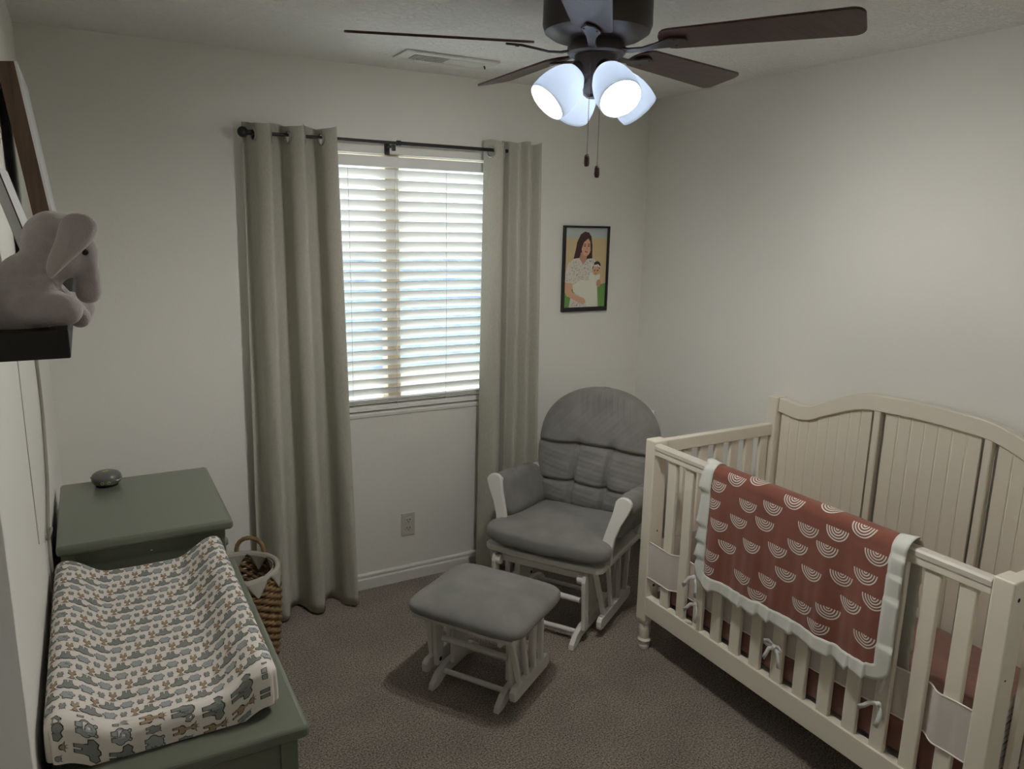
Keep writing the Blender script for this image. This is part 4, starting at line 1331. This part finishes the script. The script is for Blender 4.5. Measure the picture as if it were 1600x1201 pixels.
# the near end panel carries the same print turned sideways
thick = {'elephant': 0.046, 'giraffe': 0.023, 'zebra': 0.017, 'hippo': 0.032}
for c in range(-4, 4):
    sx = c * 0.056 + 0.026
    pos = -0.012 - 0.020 * (c % 3)
    k = 2 * c + (c % 3)
    while pos < 0.115:
        kd = seq[(3 * k) % 4]
        k += 1
        stamp(kd, sx, Yseam - 0.004 - pos - thick[kd] / 2, -pi / 2, lambda x, y: -(PYH + 0.070) < y < Yseam - 0.001 and abs(x) < PXH - 0.012, 1.35)
        pos += thick[kd] + 0.003
for k in ANIM:
    o = fills[k].build(k + '_print', ANIM[k][0], cp, fix=False); o['kind'] = 'stuff'
o = lines_.build('print_outlines', M['pr_dark'], cp, fix=False); o['kind'] = 'stuff'

# ------------------------------------------------------------------ sound machine on the dresser
sm = thing('sound_machine', 'small round grey sound machine with lime icons on the tall dresser end', 'sound machine', (0.002, 2.775, ZHI), radians(20))
superell(0.046, 0.046, 0.0245, 0.75, 1.0, 40, 20, lambda p: p + Vector((0, 0, 0.026))).build('body', M['gadget'], sm, smooth=True)
MB().tube([(0.0455 * cos(a), 0.0455 * sin(a), 0.0225) for a in [radians(-75 + 10 * k) for k in range(12)]], 0.0022, 8).build('silver_band', M['silver'], sm, smooth=True)
for a in (-128, -104):
    a = radians(a)
    pts = [Vector((0.0455 * cos(a), 0.0455 * sin(a), 0.020)) + Vector((-sin(a), cos(a), 0)) * (0.0042 * cos(t)) + Vector((0, 0, 0.0042 * sin(t))) for t in [2 * pi * k / 14 for k in range(14)]]
    MB().tube(pts, 0.0009, 6, closed=True).build('button_ring', M['lime'], sm, smooth=True)
MB().box(-0.012, 0.008, -0.007, 0.003, 0.0495, 0.0512).build('top_mark', M['lime'], sm, bevel=0.0006)
MB().box(-0.046, -0.030, 0.010, 0.014, 0.030, 0.036).build('strap_loop', M['silver'], sm, bevel=0.001)
MB().lathe([(0.0, 0.0003), (0.034, 0.0003), (0.034, 0.004), (0.0, 0.004)], 28).build('foot_ring', M['dark'], sm)

# ------------------------------------------------------------------ wicker basket
BKX, BKY, BKH = 0.437, 3.000, 0.392
bs = thing('wicker_basket', 'tall woven seagrass basket with cotton-wrapped rim and loop handles behind the dresser', 'basket', (BKX, BKY, 0))
def b_r(z):
    t = z / BKH
    return 0.128 + 0.024 * sin(pi * min(1, t * 0.62 + 0.08)) + 0.004 * t
NROW = 25
ws = MB()
for r in range(NROW):
    z = 0.010 + r * (BKH - 0.026) / (NROW - 1)
    pts = []
    nst = 144
    for k in range(nst):
        a = 2 * pi * k / nst
        rr = b_r(z) + 0.0042 * sin(a * 18 + pi * (r % 2))
        pts.append((rr * cos(a), rr * sin(a), z + 0.0034 * cos(a * 18 + pi * (r % 2))))
    MB().tube(pts, 0.0088, 6, closed=True).build('woven_row', M['wicker'], bs, smooth=True)
MB().lathe([(0.0, 0.004), (b_r(0.01) - 0.006, 0.004), (b_r(0.01) - 0.006, 0.014), (0.0, 0.014)], 40).build('basket_bottom', M['wicker_in'], bs)
# cotton rim with hanging points inside and out
MB().tube([((b_r(BKH) + 0.001) * cos(a), (b_r(BKH) + 0.001) * sin(a), BKH) for a in [2 * pi * k / 64 for k in range(64)]], 0.0105, 10, closed=True).build('wrapped_rim', M['basket_cotton'], bs, smooth=True)
for k in range(9):
    a0 = 2 * pi * k / 9 + 0.10
    for sgn, off, nm in ((1, 0.0125, 'outer_point'), (-1, -0.0175, 'inner_point')):
        m = MB()
        vs, fs = [], []
        n_ = 10
        for i in range(n_ + 1):
            f = i / n_
            wdt = 0.325 * (1 - f) + 0.006
            z = BKH + 0.004 - 0.070 * f
            for j in range(7):
                a = a0 + wdt * (j / 6 - 0.5) * 2
                rr = b_r(z) + off
                vs.append((rr * cos(a), rr * sin(a), z))
        for i in range(n_):
            for j in range(6):
                q_ = i * 7 + j
                fs.append((q_, q_ + 1, q_ + 8, q_ + 7))
        m.add(vs, fs)
        o = m.build(nm, M['basket_cotton'], bs, smooth=True, fix=False)
        s_ = o.modifiers.new('thickness', 'SOLIDIFY'); s_.thickness = 0.002
for a0 in (radians(62), radians(242)):
    c_, s__ = cos(a0), sin(a0)
    pts = []
    for k in range(21):
        t = pi * k / 20
        lat = 0.058 * cos(t)
        hgt = -0.03 + 0.03 * min(1, 8 * sin(t)) + 0.070 * sin(t) ** 0.8
        rr = b_r(BKH)
        pts.append((rr * c_ - s__ * lat, rr * s__ + c_ * lat, BKH + hgt))
    MB().tube(pts, [0.0085 + 0.0012 * (k % 2) for k in range(21)], 10).build('loop_handle', M['wicker'], bs, smooth=True)

# ------------------------------------------------------------------ wall shelf, plush elephant and leaning frames
SY0, SY1 = 1.215, 2.80
SZ = 1.623
SXF = -0.0285
shf = thing('wall_shelf', 'black wooden ledge shelf on the left wall under the plush elephant', 'shelf', (XL, (SY0 + SY1) / 2, SZ))
syo = shf.location.y
MB().box(0.0, SXF - XL, SY0 - syo, SY1 - syo, -0.040, 0.0).build('board', M['espresso'], shf, bevel=0.002)
MB().box(0.0, 0.012, SY0 - syo, SY1 - syo, -0.075, -0.040).build('wall_rail', M['espresso'], shf)

EY = 1.290
el = thing('plush_elephant', 'grey plush toy elephant sitting on the end of the black shelf', 'plush toy', (-0.095, EY, SZ))
def ep(px, py, dy=0.0):
    """photo position at the depth of the toy -> local x, z"""
    return ((px - 30) * 0.000754 - 0.080 + 0.095, dy, (1.796 - (py - 318) * 0.000917) - SZ)
em = MB()
def blob(c, r, mx=None):
    em.sphere(c, r, 20, 14, mx)
hx, _, hz = ep(88, 383)
blob((hx, 0, hz), (0.043, 0.046, 0.050))
bx_, _, bz_ = ep(22, 470)
blob((bx_ - 0.002, 0, bz_ - 0.004), (0.052, 0.050, 0.062))
blob((bx_ + 0.010, 0, bz_ + 0.030), (0.036, 0.036, 0.040))
nx, _, nz = ep(62, 425)
blob((nx, 0, nz), (0.030, 0.032, 0.030))
def limb(pts, rad):
    k = 10
    for i in range(len(pts) - 1):
        for j in range(k):
            t = j / k
            c = Vector(pts[i]).lerp(Vector(pts[i + 1]), t)
            r_ = rad[i] * (1 - t) + rad[i + 1] * t
            em.sphere(c, r_, 14, 10)
    em.sphere(pts[-1], rad[-1], 14, 10)
# trunk
t0, t1, t2, t3 = ep(128, 390), ep(140, 415), ep(140, 440), ep(137, 456)
limb([t0, t1, t2, t3], [0.026, 0.0155, 0.0170, 0.0185])
# near leg and far leg, pushed forward over the shelf edge
l0, l1 = ep(35, 482, -0.040), ep(96, 490, -0.046)
l0, l1 = (l0[0], -0.036, 0.030), (l1[0], -0.044, 0.0255)
limb([l0, l1], [0.027, 0.0235])
limb([(l0[0], 0.036, 0.030), (l1[0] + 0.018, 0.050, 0.018)], [0.027, 0.022])
# arms
a0 = ep(62, 446, -0.03); a1 = ep(88, 478, -0.026)
limb([(a0[0], -0.026, a0[2]), (a1[0], -0.020, a1[2])], [0.020, 0.017])
limb([(a0[0], 0.030, a0[2]), (ep(118, 500)[0], 0.016, ep(118, 500)[2])], [0.020, 0.016])
body = em.build('body', M['plush'], el, smooth=True)
rm = body.modifiers.new('skin', 'REMESH'); rm.mode = 'VOXEL'; rm.voxel_size = 0.0035; rm.use_smooth_shade = True
sm_ = body.modifiers.new('soften', 'SMOOTH'); sm_.factor = 0.6; sm_.iterations = 8
def ear(side):
    pts2 = [(72, 433), (68, 415), (78, 392), (90, 372), (96, 345), (108, 331), (128, 328), (146, 332), (156, 342), (158, 354), (150, 370), (132, 388), (110, 405), (88, 424), (78, 434)]
    outl = [(ep(72, 433)[0] + (ep(*p)[0] - ep(72, 433)[0]) * 1.10, ep(*p)[2]) for p in pts2]
    cxm = sum(p[0] for p in outl) / len(outl); czm = sum(p[1] for p in outl) / len(outl)
    m = MB()
    rings = 6
    vs = []
    n_ = len(outl)
    for face in (1, -1):
        for r in range(rings + 1):
            f = 1 - r / rings
            for (x, z) in outl:
                xx, zz = cxm + (x - cxm) * f, czm + (z - czm) * f
                bulge = 0.0075 * sqrt(max(0, 1 - f * f))
                curve = -0.054 - 0.010 * (1 - f) + 0.05 * max(0.0, (xx - hx) - 0.02)
                vs.append((xx, side * -1 * (curve - face * 0.0 - (bulge if face > 0 else -bulge * 0.6)), zz))
    fs = []
    for fc in range(2):
        o_ = fc * (rings + 1) * n_
        for r in range(rings):
            for j in range(n_):
                a, b = o_ + r * n_ + j, o_ + r * n_ + (j + 1) % n_
                fs.append((a, b, b + n_, a + n_))
    m.add(vs, fs)
    ob = m.build('ear', M['plush_ear'], el, smooth=True)
    bm = bmesh.new(); bm.from_mesh(ob.data); bmesh.ops.remove_doubles(bm, verts=bm.verts, dist=0.0003); bmesh.ops.recalc_face_normals(bm, faces=bm.faces); bm.to_mesh(ob.data); bm.free()
    for p in ob.data.polygons:
        p.use_smooth = True
    ss = ob.modifiers.new('smooth', 'SUBSURF'); ss.levels = 1; ss.render_levels = 1
    return ob
ear(1)
# the far ear flaps out behind the head
ear(-1)
e_ = ep(135, 392, 0)
MB().sphere((e_[0] + 0.002, -0.0245, e_[2] + 0.000), 0.0048, 12, 8).build('eye', M['black'], el, smooth=True)
MB().sphere((e_[0] + 0.002, 0.0245, e_[2] + 0.000), 0.0048, 12, 8).build('eye', M['black'], el, smooth=True)

def leaning(name, label, y0, y1, h, xb, xt, thick, side_m, front_m, edge=None):
    """board leaning on the wall: xb, xt front face at the foot and at the top"""
    o = thing(name, label, 'frame', (xb, y0, SZ))
    L_ = hypot(xt - xb, h)
    ang = atan2(xt - xb, h)
    mx = rot('Y', ang)
    MB().box(-thick, -0.002, 0, y1 - y0, 0.0, L_, tr(0, 0, 0.0005 - 0) @ mx).build('side_frame', side_m, o)
    MB().box(-0.002, 0.004, 0.0, y1 - y0, 0.0, L_, tr(0, 0, 0.0005) @ mx).build('front_board', front_m, o)
    if edge:
        MB().box(0.004, 0.006, -0.003, 0.003, 0.0, L_, tr(0, 0, 0.0005) @ mx).build('edge_strip', edge, o)
    return o
leaning('leaning_box_frame', 'tall white board with deep brown wooden sides leaning on the shelf behind the elephant', 2.30, 2.74, 0.52, -0.047, -0.108, 0.040, M['brown_wood'], M['board_white'])
leaning('leaning_sign', 'short white sign with a thin brown edge leaning on the shelf, nearest the camera', 1.66, 1.92, 0.24, -0.066, -0.128, 0.012, M['board_white'], M['board_white'], M['brown_wood'])

# ------------------------------------------------------------------ cable down the left wall
cb = thing('wall_cable', 'beige cable hanging down the left wall from shelf to dresser', 'cable', (XL, 2.50, 1.0))
pts = [(-0.146, 2.565, 1.50), (-0.146, 2.560, 1.40), (-0.147, 2.540, 1.364), (-0.147, 2.556, 1.28), (-0.147, 2.552, 1.20), (-0.147, 2.50, 1.11), (-0.147, 2.437, 1.037), (-0.147, 2.33, 0.985), (-0.146, 2.235, 0.955), (-0.145, 2.20, 0.90), (-0.146, 2.21, 0.80)]
sp = []
for i in range(len(pts) - 1):
    for k in range(5):
        t = k / 5
        sp.append(tuple(pts[i][c] * (1 - t) + pts[i + 1][c] * t for c in range(3)))
sp.append(pts[-1])
MB().tube([(x - XL, y - 2.50, z - 1.0) for x, y, z in sp], 0.0045, 8).build('cord', M['cable'], cb, smooth=True)
MB().tube([(-0.143 - XL + 0.006 * sin(a), 2.222 - 2.50 + 0.022 * cos(a), 0.955 - 1.0 + 0.012 * sin(a)) for a in [2 * pi * k / 20 for k in range(20)]], 0.0035, 8, closed=True).build('cord_loop', M['cable'], cb, smooth=True)

wr = thing('thin_wire', 'hair-thin grey wire down the left wall under the shelf', 'wire', (XL, 1.995, 1.0))
MB().tube([(0.0018, 0.0, 0.545), (0.0018, 0.004, 0.44), (0.0018, -0.004, 0.25), (0.0018, 0.003, 0.016)], 0.0010, 6).build('strand', M['basket_cotton'], wr, smooth=True)
